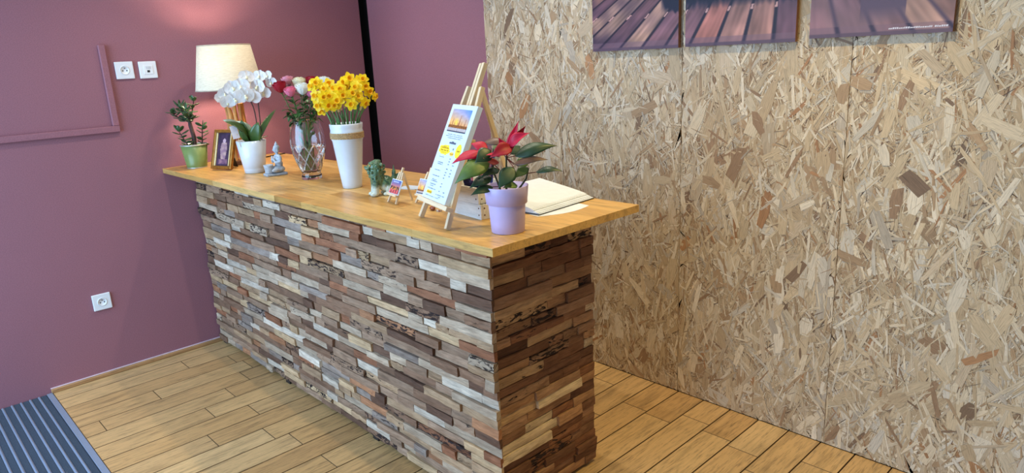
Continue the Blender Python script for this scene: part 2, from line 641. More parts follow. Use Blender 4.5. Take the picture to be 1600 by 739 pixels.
# ------------------------------------------------------------------ counter
HT, TT = 1.05, 0.0246
CL, CW = 2.641, 0.665
top = empty('countertop', (0, 0, HT), 0, 'long oiled oak block countertop lying on the wood clad counter', 'countertop')
rs = random.Random(21)
ys = [0.0]
while ys[-1] < CW - 0.11:
    ys.append(ys[-1] + rs.choice((0.048, 0.06, 0.072, 0.085, 0.092)))
ys.append(CW)
for j in range(len(ys) - 1):
    xa = 0.002
    first = True
    while xa < CL - 1e-4:
        ln = rs.uniform(0.22, 0.75) * (0.6 if first else 1)
        first = False
        xb = min(CL, xa + ln)
        if CL - xb < 0.10:
            xb = CL
        V, F = box_data(-(xb - xa) / 2, (xb - xa) / 2, -(ys[j + 1] - ys[j]) / 2, (ys[j + 1] - ys[j]) / 2, -TT, 0)
        link('stave', bev_mesh('stave', V, F, M_STAVE, 0.00035), top, loc=((xa + xb) / 2, (ys[j] + ys[j + 1]) / 2, 0))
        xa = xb

base = empty('counter_base', (0, 0, 0), 0, 'reception counter clad in staggered strips of reclaimed wood', 'counter')
BX0, BX1, BY0, BY1, BZ0, BZ1 = 0.012, 2.432, 0.166, 0.655, 0.022, HT - TT - 0.001
M_CARC = plain('carcass board', (74, 54, 44), 0.8)
box('carcass', BX0, BX1, BY0, BY1, BZ0 + 0.01, BZ1, M_CARC, base, b=0)
for fx in (0.06, 0.85, 1.65, 2.39):
    for fy in (0.175, 0.615):
        box('foot', -0.02, 0.02, -0.02, 0.02, 0.0, 0.031, M_FOOT, base, b=0.002, loc=(fx, fy, 0))

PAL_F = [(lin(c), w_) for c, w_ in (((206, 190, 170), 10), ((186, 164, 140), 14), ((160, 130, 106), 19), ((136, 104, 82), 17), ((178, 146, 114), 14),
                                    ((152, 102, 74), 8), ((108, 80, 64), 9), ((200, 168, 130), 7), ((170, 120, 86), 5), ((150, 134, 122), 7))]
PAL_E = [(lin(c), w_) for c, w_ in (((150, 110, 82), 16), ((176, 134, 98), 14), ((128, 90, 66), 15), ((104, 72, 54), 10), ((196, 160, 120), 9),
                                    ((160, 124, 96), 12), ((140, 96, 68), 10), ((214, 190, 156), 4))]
rc = random.Random(99)


def piece_mesh(l, h, dep, colr, wear, front):
    nx, ny = 6, 3
    V, G = [], []
    sd = rc.uniform(0, 300)
    ta, tb = rc.uniform(-1, 1) * 0.05, rc.uniform(-1, 1) * 0.12
    jag = 0.0012 + wear * 0.012
    g = 0.0004
    ju = [[rc.uniform(-1, 0.15) * jag for _ in range(nx)] for _ in (0, 1)]
    for j in range(ny):
        for i in range(nx):
            a = (-0.5 + i / (nx - 1)) * (l - 2 * g)
            b = (-0.5 + j / (ny - 1)) * (h - 2 * g)
            if j == 0:
                b -= ju[0][i]
            if j == ny - 1:
                b += ju[1][i]
            if 0 < i < nx - 1:
                a += rc.uniform(-.2, .2) * l / nx
            edge = i in (0, nx - 1) or j in (0, ny - 1)
            d = dep + ta * a * 0.5 + tb * b + rc.uniform(-1, 1) * (0.0006 + wear * 0.006) - (0.0018 if edge else 0)
            V.append((a, b, max(d, 0.003)))
    ring = [i for i in range(nx)] + [nx * j + nx - 1 for j in range(1, ny)] + [nx * (ny - 1) + i for i in range(nx - 2, -1, -1)] + [nx * j for j in range(ny - 2, 0, -1)]
    nb = len(V)
    for r in ring:
        V.append((V[r][0], V[r][1], -0.001))
    F = []
    for j in range(ny - 1):
        for i in range(nx - 1):
            a = j * nx + i
            F.append((a, a + 1, a + nx + 1, a + nx))
    m = len(ring)
    for q in range(m):
        r = (q + 1) % m
        F.append((ring[r], ring[q], nb + q, nb + r))
    G = [(v[0] + v[2] * 0.3, v[1] + v[2], sd) for v in V]
    W = [(v[0], -v[2], v[1]) if front else (v[2], v[0], v[1]) for v in V]
    C = [tuple(colr) + (wear,)] * len(V)
    return W, F, C, G


def pick(pal):
    c = rc.choices([p for p, _ in pal], [w_ for _, w_ in pal])[0]
    f = rc.uniform(0.82, 1.15)
    return tuple(min(1, v * f) for v in c)


pieces = []
z = 0.016
rows = []
while z < BZ1 - 0.012:
    h = rc.uniform(0.029, 0.040)
    if BZ1 - (z + h) < 0.018:
        h = BZ1 - 0.002 - z
    rows.append((z, h))
    z += h
for front in (True, False):
    lo, hi = (BX0, BX1 + 0.016) if front else (BY0 - 0.004, BY1)
    for ri, (z, h) in enumerate(rows):
        a = lo
        lastd = 0
        while a < hi - 1e-4:
            l = rc.choice((0.08, 0.11, 0.14, 0.17, 0.20, 0.24, 0.28)) * rc.uniform(0.85, 1.15)
            b = min(hi, a + l)
            if hi - b < 0.045:
                b = hi
            l = b - a
            dep = rc.choice((0.010, 0.012, 0.014, 0.017, 0.022)) + rc.uniform(-0.0015, 0.0015)
            if not front:
                dep -= 0.003
            lastd = dep
            wear = rc.random() ** 2.0 * 0.26 if rc.random() < 0.87 else rc.uniform(0.26, 0.40)
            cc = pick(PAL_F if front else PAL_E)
            pos = Vector(((a + b) / 2, BY0, z + h / 2)) if front else Vector((BX1, (a + b) / 2, z + h / 2))
            v = cam.location - pos
            size = l * h * abs(v.normalized()[1 if front else 0]) / v.length_squared
            if front and pos.z < 0.35 and pos.x > 2.2:
                size *= 1.0
            pieces.append((size, front, pos, l, h, dep, cc, wear))
            a = b
pieces.sort(key=lambda p: -p[0])
SV, SF, SC, SG = [], [], [], []
for i, (size, front, pos, l, h, dep, cc, wear) in enumerate(pieces):
    V, F, C, G = piece_mesh(l, h, dep, cc, wear, front)
    if i < 300:
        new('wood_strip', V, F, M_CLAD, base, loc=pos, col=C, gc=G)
    else:
        k = len(SV)
        SV += [Vector(v) + pos for v in V]
        SF += [tuple(q + k for q in f) for f in F]
        SC += C
        SG += G
new('small_wood_strips', SV, SF, M_CLAD, base, col=SC, gc=SG, kind='stuff')

# ------------------------------------------------------------------ wall prints
def vnoise(x, y, s=1.0, seed=0.0):
    return mnoise.noise(Vector((x * s, y * s, seed)))


def lerp3(a, b, t):
    t = max(0.0, min(1.0, t))
    return tuple(a[i] + (b[i] - a[i]) * t for i in range(3))


def painted(name, w_, h_, nx, ny, fn, mat_, parent, origin, ux, uz):
    """flat print: grid in the plane origin + x*ux + z*uz, colours from fn(x, z) in metres"""
    O, U, Z = Vector(origin), Vector(ux), Vector(uz)
    V, C, F = [], [], []
    for j in range(ny + 1):
        for i in range(nx + 1):
            x, z_ = w_ * i / nx, h_ * j / ny
            V.append(O + U * x + Z * z_)
            C.append(lin([max(0, min(255, q)) for q in fn(x, z_)]))
    for j in range(ny):
        for i in range(nx):
            a = j * (nx + 1) + i
            F.append((a, a + 1, a + nx + 2, a + nx + 1))
    return new(name, V, F, mat_, parent, col=C)


def dock(X, z_):
    """picture of weathered jetty boards running away under a blue basin"""
    vx, vz = 2.80, 0.66
    t = (X - vx) / max(0.05, (vz - z_)) * vz            # foot of the board line at z = 0
    u = t / 0.118 + 40.35
    k = math.floor(u)
    f = u - k
    rr = random.Random(k * 13 + 5)
    tint = rr.choice(((178, 140, 136), (190, 132, 126), (132, 100, 116), (196, 166, 154), (112, 86, 108), (176, 152, 146)))
    g = vnoise(t * 9, z_ * 2.2, 6.0, k)
    g2 = vnoise(t, z_, 26.0, 3.0)
    g3 = vnoise(t * 1.0, z_ * 1.0, 11.0, k * 3.1)
    c = tuple(q * (1 + 0.22 * g + 0.10 * g2 + 0.30 * g3) for q in tint)
    dark = max(0.0, min(1.0, (2.42 - X) * 1.8))
    c = lerp3(c, (58, 46, 78), dark * (0.45 + 0.9 * vnoise(X, z_, 13, 1)))
    e = min(f, 1 - f)
    if X > 2.87:                                        # far right is out of focus
        c = lerp3(c, (158, 142, 158), 0.35 + 0.3 * vnoise(X, z_, 9, 8))
        c = lerp3((88, 74, 104), c, (e - 0.01) / 0.11)
        if 3.06 < X < 3.20:
            c = lerp3(c, (96, 84, 116), 1.2 - abs(z_ - 0.10) / 0.05)
    elif z_ > 0.034:
        c = lerp3((36, 28, 54), c, (e - 0.045) / 0.05)
        if abs(z_ - 0.135) < 0.009 and e < 0.045:
            c = (222, 186, 190)
    if z_ <= 0.034:
        c = lerp3(c, (132, 112, 138), 0.55)
        c = lerp3((58, 46, 78), c, (e - 0.03) / 0.07)
    if z_ < 0.012:
        c = lerp3(c, (92, 78, 106), 0.8)
    if 2.20 < X < 2.86:
        c = lerp3(c, (22, 26, 60), (z_ - 0.138 + 0.016 * vnoise(X, 0, 60, 2)) / 0.035 * (1 if X > 2.395 else max(0, (X - 2.27) / 0.02)))
    if 2.265 < X < 2.36 and z_ > 0.200:
        c = (146, 204, 238)
    elif z_ > 0.215 and 2.36 < X < 2.87:
        c = (96, 150, 198)
    if z_ > 0.34:
        c = lerp3(c, (92, 120, 160), (z_ - 0.34) / 0.05)
    c = (c[0] * 0.93, c[1] * 0.84, c[2] * 0.78)
    return c


M_CANV = plain('stretched canvas', (150, 104, 72), 0.8)
CH = 0.46
CZ = 1.553
for i, (xa, xb, zb, lab) in enumerate(((1.909, 2.357, CZ - 0.004, 'canvas print of dark jetty boards, one corner of a blue basin'),
                                       (2.389, 2.843, CZ - 0.002, 'canvas print of jetty boards in deep shade, middle of the three'),
                                       (2.893, 3.337, CZ + 0.006, 'canvas print of blurred pale mauve boards with small white caption'))):
    t = empty('canvas_print', ((xa + xb) / 2, YW - 0.003, zb), 0, lab, 'picture', 'canvas prints on the strand board wall')
    hw = (xb - xa) / 2
    box('stretcher', -hw, hw, -0.018, 0.0, 0, CH, M_CANV, t, b=0.0015)
    painted('printed_canvas', 2 * hw, CH, 130, 130, lambda x, z_, xa=xa: dock(xa + x, z_), M_PRINT, t, (-hw, -0.0184, 0), (1, 0, 0), (0, 0, 1))
    if i == 2:
        rr = random.Random(3)
        V, F = [], []
        x = hw - 0.185
        while x < hw - 0.012:
            wl = rr.uniform(0.003, 0.006)
            hh = rr.choice((0.004, 0.0055))
            k = len(V)
            V += [(x, -0.0187, 0.017), (x + wl, -0.0187, 0.017), (x + wl + 0.001, -0.0187, 0.017 + hh), (x + 0.001, -0.0187, 0.017 + hh)]
            F.append((k, k + 1, k + 2, k + 3))
            x += wl + (0.0015 if rr.random() > 0.16 else 0.007)
        new('caption', V, F, M_PRINT, t, col=lin((212, 206, 218)))

# ------------------------------------------------------------------ plants and vessels
R = math.radians
M_GREENPOT = plain('lime green lacquered tin', (118, 138, 78), 0.34, 0.5, 0.05, 30)
M_TIN = plain('bare tin rim', (196, 200, 200), 0.3, 0.5, 0.03, Metallic=0.6)
M_SOIL = plain('potting soil', (52, 38, 30), 0.95, 0.1, 0.3, 200, 0.8)
M_JADE = plain('jade leaf', (52, 80, 46), 0.28, 0.5, 0.22, 18)
M_JSTEM = plain('jade stem', (70, 54, 50), 0.7, 0.3, 0.2, 90, 0.4)
M_CERW = plain('white glazed ceramic', (212, 220, 228), 0.2, 0.5, 0.01)
M_ORLEAF = plain('orchid leaf', (62, 88, 38), 0.3, 0.5, 0.16, 22)
M_ORLEAF2 = plain('pale orchid leaf back', (176, 196, 172), 0.45, 0.4, 0.08, 22)
M_ORSTEM = plain('orchid stem', (64, 46, 40), 0.5, 0.4, 0.2, 60)


def petal_mat(name, rgb, rough=0.55, trans=0.25):
    k = NT(name)
    f = k.noise(k.obj(), 60, 3)
    c = lin(rgb)
    k.bs(Base_Color=k.ramp(f, [(0.3, tuple(v * 0.92 for v in c)), (0.7, tuple(min(1, v * 1.05) for v in c))]), Roughness=rough)
    k.b.inputs['Subsurface Weight'].default_value = 0.0
    tr_ = k.n('ShaderNodeBsdfTranslucent', {'Color': c + (1,)})
    mx = k.n('ShaderNodeMixShader', {0: trans})
    k.t.links.new(k.b.outputs[0], mx.inputs[1])
    k.t.links.new(tr_.outputs[0], mx.inputs[2])
    k.t.links.new(mx.outputs[0], k.out.inputs[0])
    return k.m


M_ORCH = petal_mat('white orchid petal', (240, 243, 246), 0.5, 0.32)
M_ORLIP = plain('orchid lip', (226, 222, 188), 0.5)

# --- jade plant in green tin
jp = empty('potted_jade_plant', (0.154, 0.128, HT), R(70.9), 'small jade plant in a lime green tin pot at the wall end', 'plant')
V, F = lathe([(0.0, 0.002), (0.048, 0.002), (0.0485, 0.0), (0.050, 0.002), (0.0512, 0.01), (0.067, 0.122), (0.0655, 0.122), (0.062, 0.10), (0.0, 0.10)], 40)
pot = new('pot', V, F, M_GREENPOT, jp, True, loc=(0.002, 0, 0))
V, F = lathe([(0.0665, 0.119), (0.0695, 0.1215), (0.0690, 0.125), (0.066, 0.126), (0.0650, 0.121)], 40)
new('pot_rim', V, F, M_TIN, pot, True)
V, F = lathe([(0.0475, 0.0), (0.0505, 0.0), (0.0515, 0.004), (0.0500, 0.006)], 40)
new('pot_foot', V, F, M_TIN, pot, True)
V, F = lathe([(0.0, 0.108), (0.03, 0.107), (0.0625, 0.104)], 24)
new('soil', V, F, M_SOIL, jp, True)
# stem skeleton: (points, radii)
trunk = [(0.004, 0, 0.10), (0.008, 0, 0.16), (0.000, 0.0, 0.225), (0.000, 0.004, 0.25)]
V, F = tube(trunk, [0.013, 0.011, 0.0105, 0.008], 9)
new('trunk', V, F, M_JSTEM, jp, True)
br = [
    [(0.000, 0, 0.24), (-0.020, -0.01, 0.28), (-0.035, -0.005, 0.325)],
    [(0.000, 0, 0.24), (-0.045, 0.01, 0.26), (-0.070, 0.02, 0.285)],
    [(0.002, 0, 0.24), (0.020, 0.012, 0.29), (0.035, 0.01, 0.345)],
    [(0.004, 0, 0.23), (-0.004, -0.03, 0.27), (-0.010, -0.045, 0.31)],
    [(0.040, 0.005, 0.105), (0.050, 0.0, 0.16), (0.056, -0.01, 0.215)],
    [(-0.018, -0.01, 0.105), (-0.040, -0.012, 0.15), (-0.058, -0.01, 0.195)],
    [(0.000, 0.01, 0.24), (-0.010, 0.04, 0.28), (-0.035, 0.05, 0.315)],
]
lm = None
rj = random.Random(4)


def jade_leaf():
    V, F = [], []
    nl, nw = 6, 6
    V, F = ellipsoid((0.5, 0, 0), (0.5, 0.27, 0.07), n=10, m=6)
    V = [Vector((v.x, v.y * (0.55 + 0.75 * v.x) * (1.15 - 0.25 * v.x), v.z + 0.10 * v.x * v.x)) for v in V]
    me = bpy.data.meshes.new('leaf')
    me.from_pydata(V, [], F)
    me.polygons.foreach_set('use_smooth', [True] * len(F))
    me.materials.append(M_JADE)
    return me


jl = jade_leaf()


def put_leaf(name, me, parent, at, direction, size, roll=0.0, up=(0, 0, 1)):
    x = Vector(direction).normalized()
    u = Vector(up)
    z_ = (u - x * u.dot(x))
    z_ = z_.normalized() if z_.length > 1e-3 else Vector((0, 1, 0))
    y = z_.cross(x)
    M = Matrix((x, y, z_)).transposed().to_4x4() @ Matrix.Rotation(roll, 4, 'X') @ Matrix.Scale(size, 4)
    o = bpy.data.objects.new(name, me)
    COL.objects.link(o)
    o.parent = parent
    o.matrix_local = Matrix.Translation(Vector(at)) @ M
    return o


for bi, b in enumerate(br):
    path = bez(*b, n=7)
    V, F = tube(path, [0.0045 - 0.0004 * i for i in range(7)], 6)
    new('branch', V, F, M_JSTEM, jp, True)
    for q in range(1, 7):
        p = path[q]
        az = (q % 2) * math.pi / 2 + rj.uniform(-.4, .4) + bi
        for s_ in (0, math.pi):
            up = 0.25 + 0.5 * (q == 6)
            put_leaf('leaf', jl, jp, p, (math.cos(az + s_), math.sin(az + s_) * 0.9, up + rj.uniform(-.35, .3)), rj.uniform(0.036, 0.050), rj.uniform(-.5, .5))
    put_leaf('leaf', jl, jp, path[-1], (rj.uniform(-.5, .5), rj.uniform(-.5, .5), 1), 0.036)
put_leaf('leaf', jl, jp, (-0.066, 0.02, 0.292), (-1, 0, 0.06), 0.045)

# --- gilt picture frame
fr = empty('picture_frame', (0.392, 0.168, HT), R(20), 'gilt picture frame with a dark violet print, leaning back by the orchid', 'frame')
M_GILT = plain('gilt moulding', (160, 112, 44), 0.3, 0.5, 0.16, 60, Metallic=0.55)
M_GILT2 = plain('pale gilt slip', (226, 206, 150), 0.35, 0.5, 0.1, 200, Metallic=0.35)
tb = Matrix.Rotation(R(-18), 4, 'X')
W2, HH = 0.072, 0.205
hold = []


def fpart(name, data, mat_, b=0.0):
    if b:
        me = bev_mesh(name, data[0], data[1], mat_, b, 2)
        o = link(name, me, fr)
    else:
        o = new(name, data[0], data[1], mat_, fr)
    o.matrix_local = Matrix.Translation((0.0, 0, 0.0035)) @ tb
    return o


fw = 0.017
fpart('frame_rail', box_data(-W2, W2, -0.014, 0.004, 0, fw), M_GILT, 0.004)
fpart('frame_rail', box_data(-W2, W2, -0.014, 0.004, HH - fw, HH), M_GILT, 0.004)
fpart('frame_stile', box_data(-W2, -W2 + fw, -0.0135, 0.004, fw * 0.6, HH - fw * 0.6), M_GILT, 0.004)
fpart('frame_stile', box_data(W2 - fw, W2, -0.0135, 0.004, fw * 0.6, HH - fw * 0.6), M_GILT, 0.004)
for sx in (-1, 1):
    fpart('gilt_slip', box_data(min(sx * (W2 - fw), sx * (W2 - fw - 0.010)), max(sx * (W2 - fw), sx * (W2 - fw - 0.010)), -0.010, 0.002, fw, HH - fw), M_GILT2, 0.002)
fpart('backing_board', box_data(-W2 + 0.004, W2 - 0.004, 0.004, 0.008, 0.004, HH - 0.004), M_FOOT)


def violet(x, z_):
    a, b = x - 0.046, z_ - 0.085
    c = (58, 38, 62)
    n_ = vnoise(x, z_, 45, 4)
    c = tuple(q * (1 + 0.35 * n_) for q in c)
    r1 = math.hypot(a * 1.2, b - 0.045)
    if r1 < 0.012:
        c = (190, 160, 170)
    elif abs(a) < 0.024 - abs(b) * 0.18 and -0.05 < b < 0.035:
        c = lerp3((128, 96, 120), (196, 168, 150), 0.5 + n_)
    elif -0.075 < b < -0.05 and abs(a) < 0.03:
        c = lerp3((150, 110, 120), (90, 60, 90), 0.5 + n_ * 2)
    return c


pic = painted('print', 2 * (W2 - fw - 0.009), HH - 2 * fw, 40, 80, violet, M_PRINT, fr, (-(W2 - fw - 0.009), -0.004, fw), (1, 0, 0), (0, 0, 1))
pic.matrix_local = Matrix.Translation((0.0, 0, 0.0035)) @ tb
st_ = beam('strut', (0, 0.092, 0.003), (0, 0.050, 0.13), 0.03, 0.003, M_FOOT, fr)

# --- table lamp
lampx = empty('table_lamp', (0.264, 0.322, HT), R(67.8), 'table lamp with driftwood stick stand and lit cream drum shade', 'lamp')
M_DRIFT = wood_random('driftwood stick', [(0.0, lin((176, 120, 62))), (1.0, lin((206, 152, 88)))], along=(60, 60, 5), streak=0.25, dark=0.25, rough=0.6)
box('stand_base', -0.045, 0.055, -0.05, 0.05, 0, 0.024, plain('dark timber', (120, 80, 54), 0.6, 0.4, 0.15), lampx, b=0.003)
rl_ = random.Random(8)
for i in range(9):
    a = i * 2 * math.pi / 8
    rr = 0.038 if i < 8 else 0
    x0, y0 = rr * math.cos(a) + 0.008, rr * math.sin(a)
    pts = [(x0 + rl_.uniform(-.004, .004), y0 + rl_.uniform(-.004, .004), 0.022 + 0.30 * t / 5) for t in range(6)]
    V, F = tube(pts, [0.011 + rl_.uniform(-.002, .002) for _ in pts], 8)
    new('stick', V, F, M_DRIFT, lampx, True)
V, F = tube([(0.004, 0, 0.31), (0.003, 0, 0.47)], 0.006, 8)
new('lamp_rod', V, F, plain('brass rod', (150, 120, 70), 0.35, Metallic=0.7), lampx, True)
k = NT('linen lampshade')
vv = k.mapping(k.n('ShaderNodeTexCoord').outputs['UV'], (1, 1, 1))
fib = k.noise(k.mapping(k.obj(), (40, 40, 420)), 1.0, 4, 0.7, 0.3)
cc = k.ramp(fib, [(0.3, lin((214, 200, 172))), (0.7, lin((244, 234, 210)))])
k.bs(Base_Color=cc, Roughness=0.9)
k.b.inputs['Specular IOR Level'].default_value = 0.1
tr_ = k.n('ShaderNodeBsdfTranslucent', {'Color': cc})
mx = k.n('ShaderNodeMixShader', {0: 0.075})
k.t.links.new(k.b.outputs[0], mx.inputs[1])
k.t.links.new(tr_.outputs[0], mx.inputs[2])
k.t.links.new(mx.outputs[0], k.out.inputs[0])
M_SHADE = k.m
V, F = lathe([(0.169, 0.396), (0.131, 0.622), (0.1295, 0.622), (0.1675, 0.396), (0.169, 0.396)], 64)
sh = new('lamp_shade', V, F, M_SHADE, lampx, True)
M_TAPE = plain('shade edge tape', (176, 160, 140), 0.8)
V, F = lathe([(0.1315, 0.618), (0.1325, 0.6235), (0.1290, 0.6245), (0.1285, 0.618)], 64)
new('shade_tape', V, F, M_TAPE, sh, True)
V, F = lathe([(0.1675, 0.401), (0.1702, 0.400), (0.1706, 0.3945), (0.1670, 0.3945)], 64)
new('shade_tape', V, F, M_TAPE, sh, True)
for a in (0, 2.094, 4.189):
    V, F = tube([(0, 0, 0.60), (0.130 * math.cos(a), 0.130 * math.sin(a), 0.617)], 0.0016, 5)
    new('shade_spider', V, F, M_TIN, lampx, True)
V, F = merge([ellipsoid((0.003, 0, 0.515), (0.028, 0.028, 0.034)), tube([(0.003, 0, 0.455), (0.003, 0, 0.49)], 0.013, 10)])
k = NT('lit bulb')
k.bs(Base_Color=(1, 0.95, 0.85, 1), Emission_Color=(1.0, 0.80, 0.58, 1), Emission_Strength=6.0)
new('bulb', V, F, k.m, lampx, True)
ll = add_light('lamp_light', 'POINT', (0.264, 0.322, HT + 0.515), LAMP_W, (1.0, 0.77, 0.58), shadow_soft_size=0.035)
cord = tube(bez((0.20, 0.40, HT + 0.003), (0.13, 0.55, HT + 0.003), (0.10, 0.655, HT + 0.003), 8) + [(0.09, 0.672, HT - 0.01), (0.085, 0.674, 0.8), (0.07, 0.676, 0.35)], 0.0028, 6)
tag(new('lamp_cord', cord[0], cord[1], M_BLACK, None, True), 'thin black lamp cord running off the back of the countertop', 'cord')

# --- orchid
oc = empty('potted_orchid', (0.637, 0.235, HT), R(66.9), 'white moth orchid in a tapered white ceramic pot', 'plant')
V, F = lathe([(0.0, 0.003), (0.046, 0.003), (0.047, 0.0), (0.049, 0.002), (0.0515, 0.022), (0.0515, 0.0235), (0.0527, 0.0245), (0.071, 0.158), (0.068, 0.1595), (0.066, 0.157), (0.062, 0.13), (0.0, 0.13)], 48)
new('pot', V, F, M_CERW, oc, True)
V, F = lathe([(0.0, 0.14), (0.035, 0.139), (0.0625, 0.134)], 20)
new('bark_mix', V, F, M_SOIL, oc, True)


def leafobj(name, parent, mat_, *a, **kw):
    V, F = leaf_data(*a, **kw)
    o = new(name, V, F, mat_, parent, True)
    m = o.modifiers.new('thickness', 'SOLIDIFY')
    m.thickness = 0.0012
    return o


leafobj('leaf', oc, M_ORLEAF, (0.010, -0.02, 0.135), (0.045, -0.075, 0.250), 0.062, up=(-0.2, -1, 0.3), arch=0.10, fold=0.12, sharp=0.8)
leafobj('leaf', oc, M_ORLEAF, (0.020, 0.01, 0.14), (0.136, 0.03, 0.298), 0.046, up=(-0.6, -0.6, 0.5), arch=0.05, fold=0.15)
leafobj('leaf', oc, M_ORLEAF, (-0.005, -0.01, 0.14), (-0.105, -0.05, 0.262), 0.060, up=(0.2, -0.5, 1), arch=0.22, fold=0.10, sharp=0.9)
leafobj('leaf', oc, M_ORLEAF, (-0.002, 0.01, 0.14), (-0.030, -0.02, 0.262), 0.058, up=(-0.5, -0.8, 0.5), arch=0.1, fold=0.2, sharp=0.8)
leafobj('leaf', oc, M_ORLEAF2, (-0.030, 0.0, 0.20), (-0.112, -0.03, 0.268), 0.05, up=(0.3, -0.7, 1), arch=0.15, fold=0.1, sharp=0.8)
leafobj('leaf', oc, M_ORLEAF2, (0.012, 0.0, 0.18), (-0.052, 0.02, 0.255), 0.052, up=(-0.4, -1, 0.7), arch=0.12, fold=0.1, sharp=0.8)
leafobj('leaf', oc, M_ORLEAF, (0.02, -0.01, 0.145), (0.080, -0.055, 0.178), 0.032, up=(0, -0.3, 1), arch=0.05, fold=0.25)
st1 = bez((0.030, 0.005, 0.14), (0.052, 0.01, 0.33), (0.010, 0.0, 0.365), 9) + bez((-0.005, -0.01, 0.385), (-0.06, -0.02, 0.405), (-0.115, -0.03, 0.37), 7)
st2 = bez((0.050, 0.01, 0.14), (0.062, 0.01, 0.36), (0.055, 0.01, 0.42), 9) + bez((0.06, 0.0, 0.44), (0.09, -0.01, 0.47), (0.13, -0.02, 0.445), 6)
for s_ in (st1, st2):
    V, F = tube(s_, 0.0028, 6)
    new('flower_stem', V, F, M_ORSTEM, oc, True)


def round_petal(w_, l, cup=0.15, n=6, sharp=1.0):
    """petal from origin along +Z in the XZ plane, facing -Y"""
    V, F = [], []
    for i in range(n + 1):
        f = i / n
        hw = w_ * 0.5 * math.sqrt(max(0.0, 1 - (2 * f ** sharp - 1) ** 2)) + 0.0006
        for q in (-1, -0.5, 0, 0.5, 1):
            V.append(Vector((q * hw, -cup * l * (f * f - 0.25 * f) - 0.25 * cup * hw * q * q / max(w_, 1e-4) * 2, l * f)))
    for i in range(n):
        for q in range(4):
            a = i * 5 + q
            F.append((a, a + 1, a + 6, a + 5))
    return V, F


def orchid_bloom():
    parts = []
    for ang, w_, l, c in ((90, 0.046, 0.034, .02), (-90, 0.046, 0.034, .02), (0, 0.026, 0.031, 0.03), (140, 0.024, 0.030, 0.03), (-140, 0.024, 0.030, 0.03)):
        off = 0.002 if abs(ang) == 90 else 0.0045
        parts.append(xf(round_petal(w_, l, c, sharp=0.75), Matrix.Translation((0, off if abs(ang) != 90 else 0, 0)) @ Matrix.Rotation(R(ang), 4, 'Y')))
    return merge(parts)


V, F = orchid_bloom()
ob = bpy.data.meshes.new('bloom')
ob.from_pydata(V, [], F)
ob.polygons.foreach_set('use_smooth', [True] * len(F))
ob.materials.append(M_ORCH)
V, F = merge([ellipsoid((0, -0.005, -0.002), (0.004, 0.006, 0.004)), ellipsoid((0, -0.010, -0.010), (0.006, 0.004, 0.006))])
ol = bpy.data.meshes.new('lip')
ol.from_pydata(V, [], F)
ol.polygons.foreach_set('use_smooth', [True] * len(F))
ol.materials.append(M_ORLIP)
ro = random.Random(12)
for x, y, z_, yaw, pit, sc in ((-0.112, -0.03, 0.372, 35, 10, 0.72), (-0.088, -0.035, 0.390, 20, 0, 0.85), (-0.082, -0.04, 0.352, 25, -5, 0.95), (-0.050, -0.03, 0.415, 10, 12, 1.0),
                               (-0.048, -0.05, 0.365, 5, -8, 1.05), (-0.012, -0.03, 0.420, -5, 10, 1.1), (0.002, -0.06, 0.378, 10, -5, 1.1), (0.035, -0.04, 0.370, -10, -12, 1.05),
                               (0.020, -0.005, 0.462, 10, 22, 0.95), (0.066, -0.02, 0.415, -40, 5, 1.05), (0.090, -0.015, 0.385, -30, -10, 0.95), (0.080, -0.01, 0.462, -25, 15, 0.85),
                               (0.118, -0.02, 0.462, -50, 10, 0.72), (0.130, -0.02, 0.430, -35, 0, 0.8),):
    M = Matrix.Translation((x, y, z_)) @ Matrix.Rotation(R(yaw), 4, 'Z') @ Matrix.Rotation(R(-pit), 4, 'X') @ Matrix.Rotation(ro.uniform(-.4, .4), 4, 'Y') @ Matrix.Scale(sc * 1.18, 4)
    o = link('bloom', ob, oc)
    o.matrix_local = M
    link('lip', ol, o)
box('plant_tag', -0.016, 0.016, -0.0006, 0.0006, 0.0, 0.062, plain('plant tag card', (214, 210, 218), 0.5), oc, b=0, loc=(-0.062, -0.062, 0.178), rot=(R(-8), R(-8), R(15)))
V, F = tube([(-0.050, -0.050, 0.135), (-0.060, -0.0605, 0.20)], 0.0014, 5)
new('tag_pick', V, F, M_PINE, oc)


# ------------------------------------------------------------------ stone figurine
def remeshed(name, parts, mat_, parent, voxel, smooth=3, loc=None):
    V, F = merge(parts)
    o = new(name, V, F, mat_, parent, True, loc=loc)
    m = o.modifiers.new('fuse', 'REMESH')
    m.mode = 'VOXEL'
    m.voxel_size = voxel
    m.use_smooth_shade = True
    if smooth:
        s_ = o.modifiers.new('soften', 'SMOOTH')
        s_.iterations = smooth
        s_.factor = 0.5
    return o


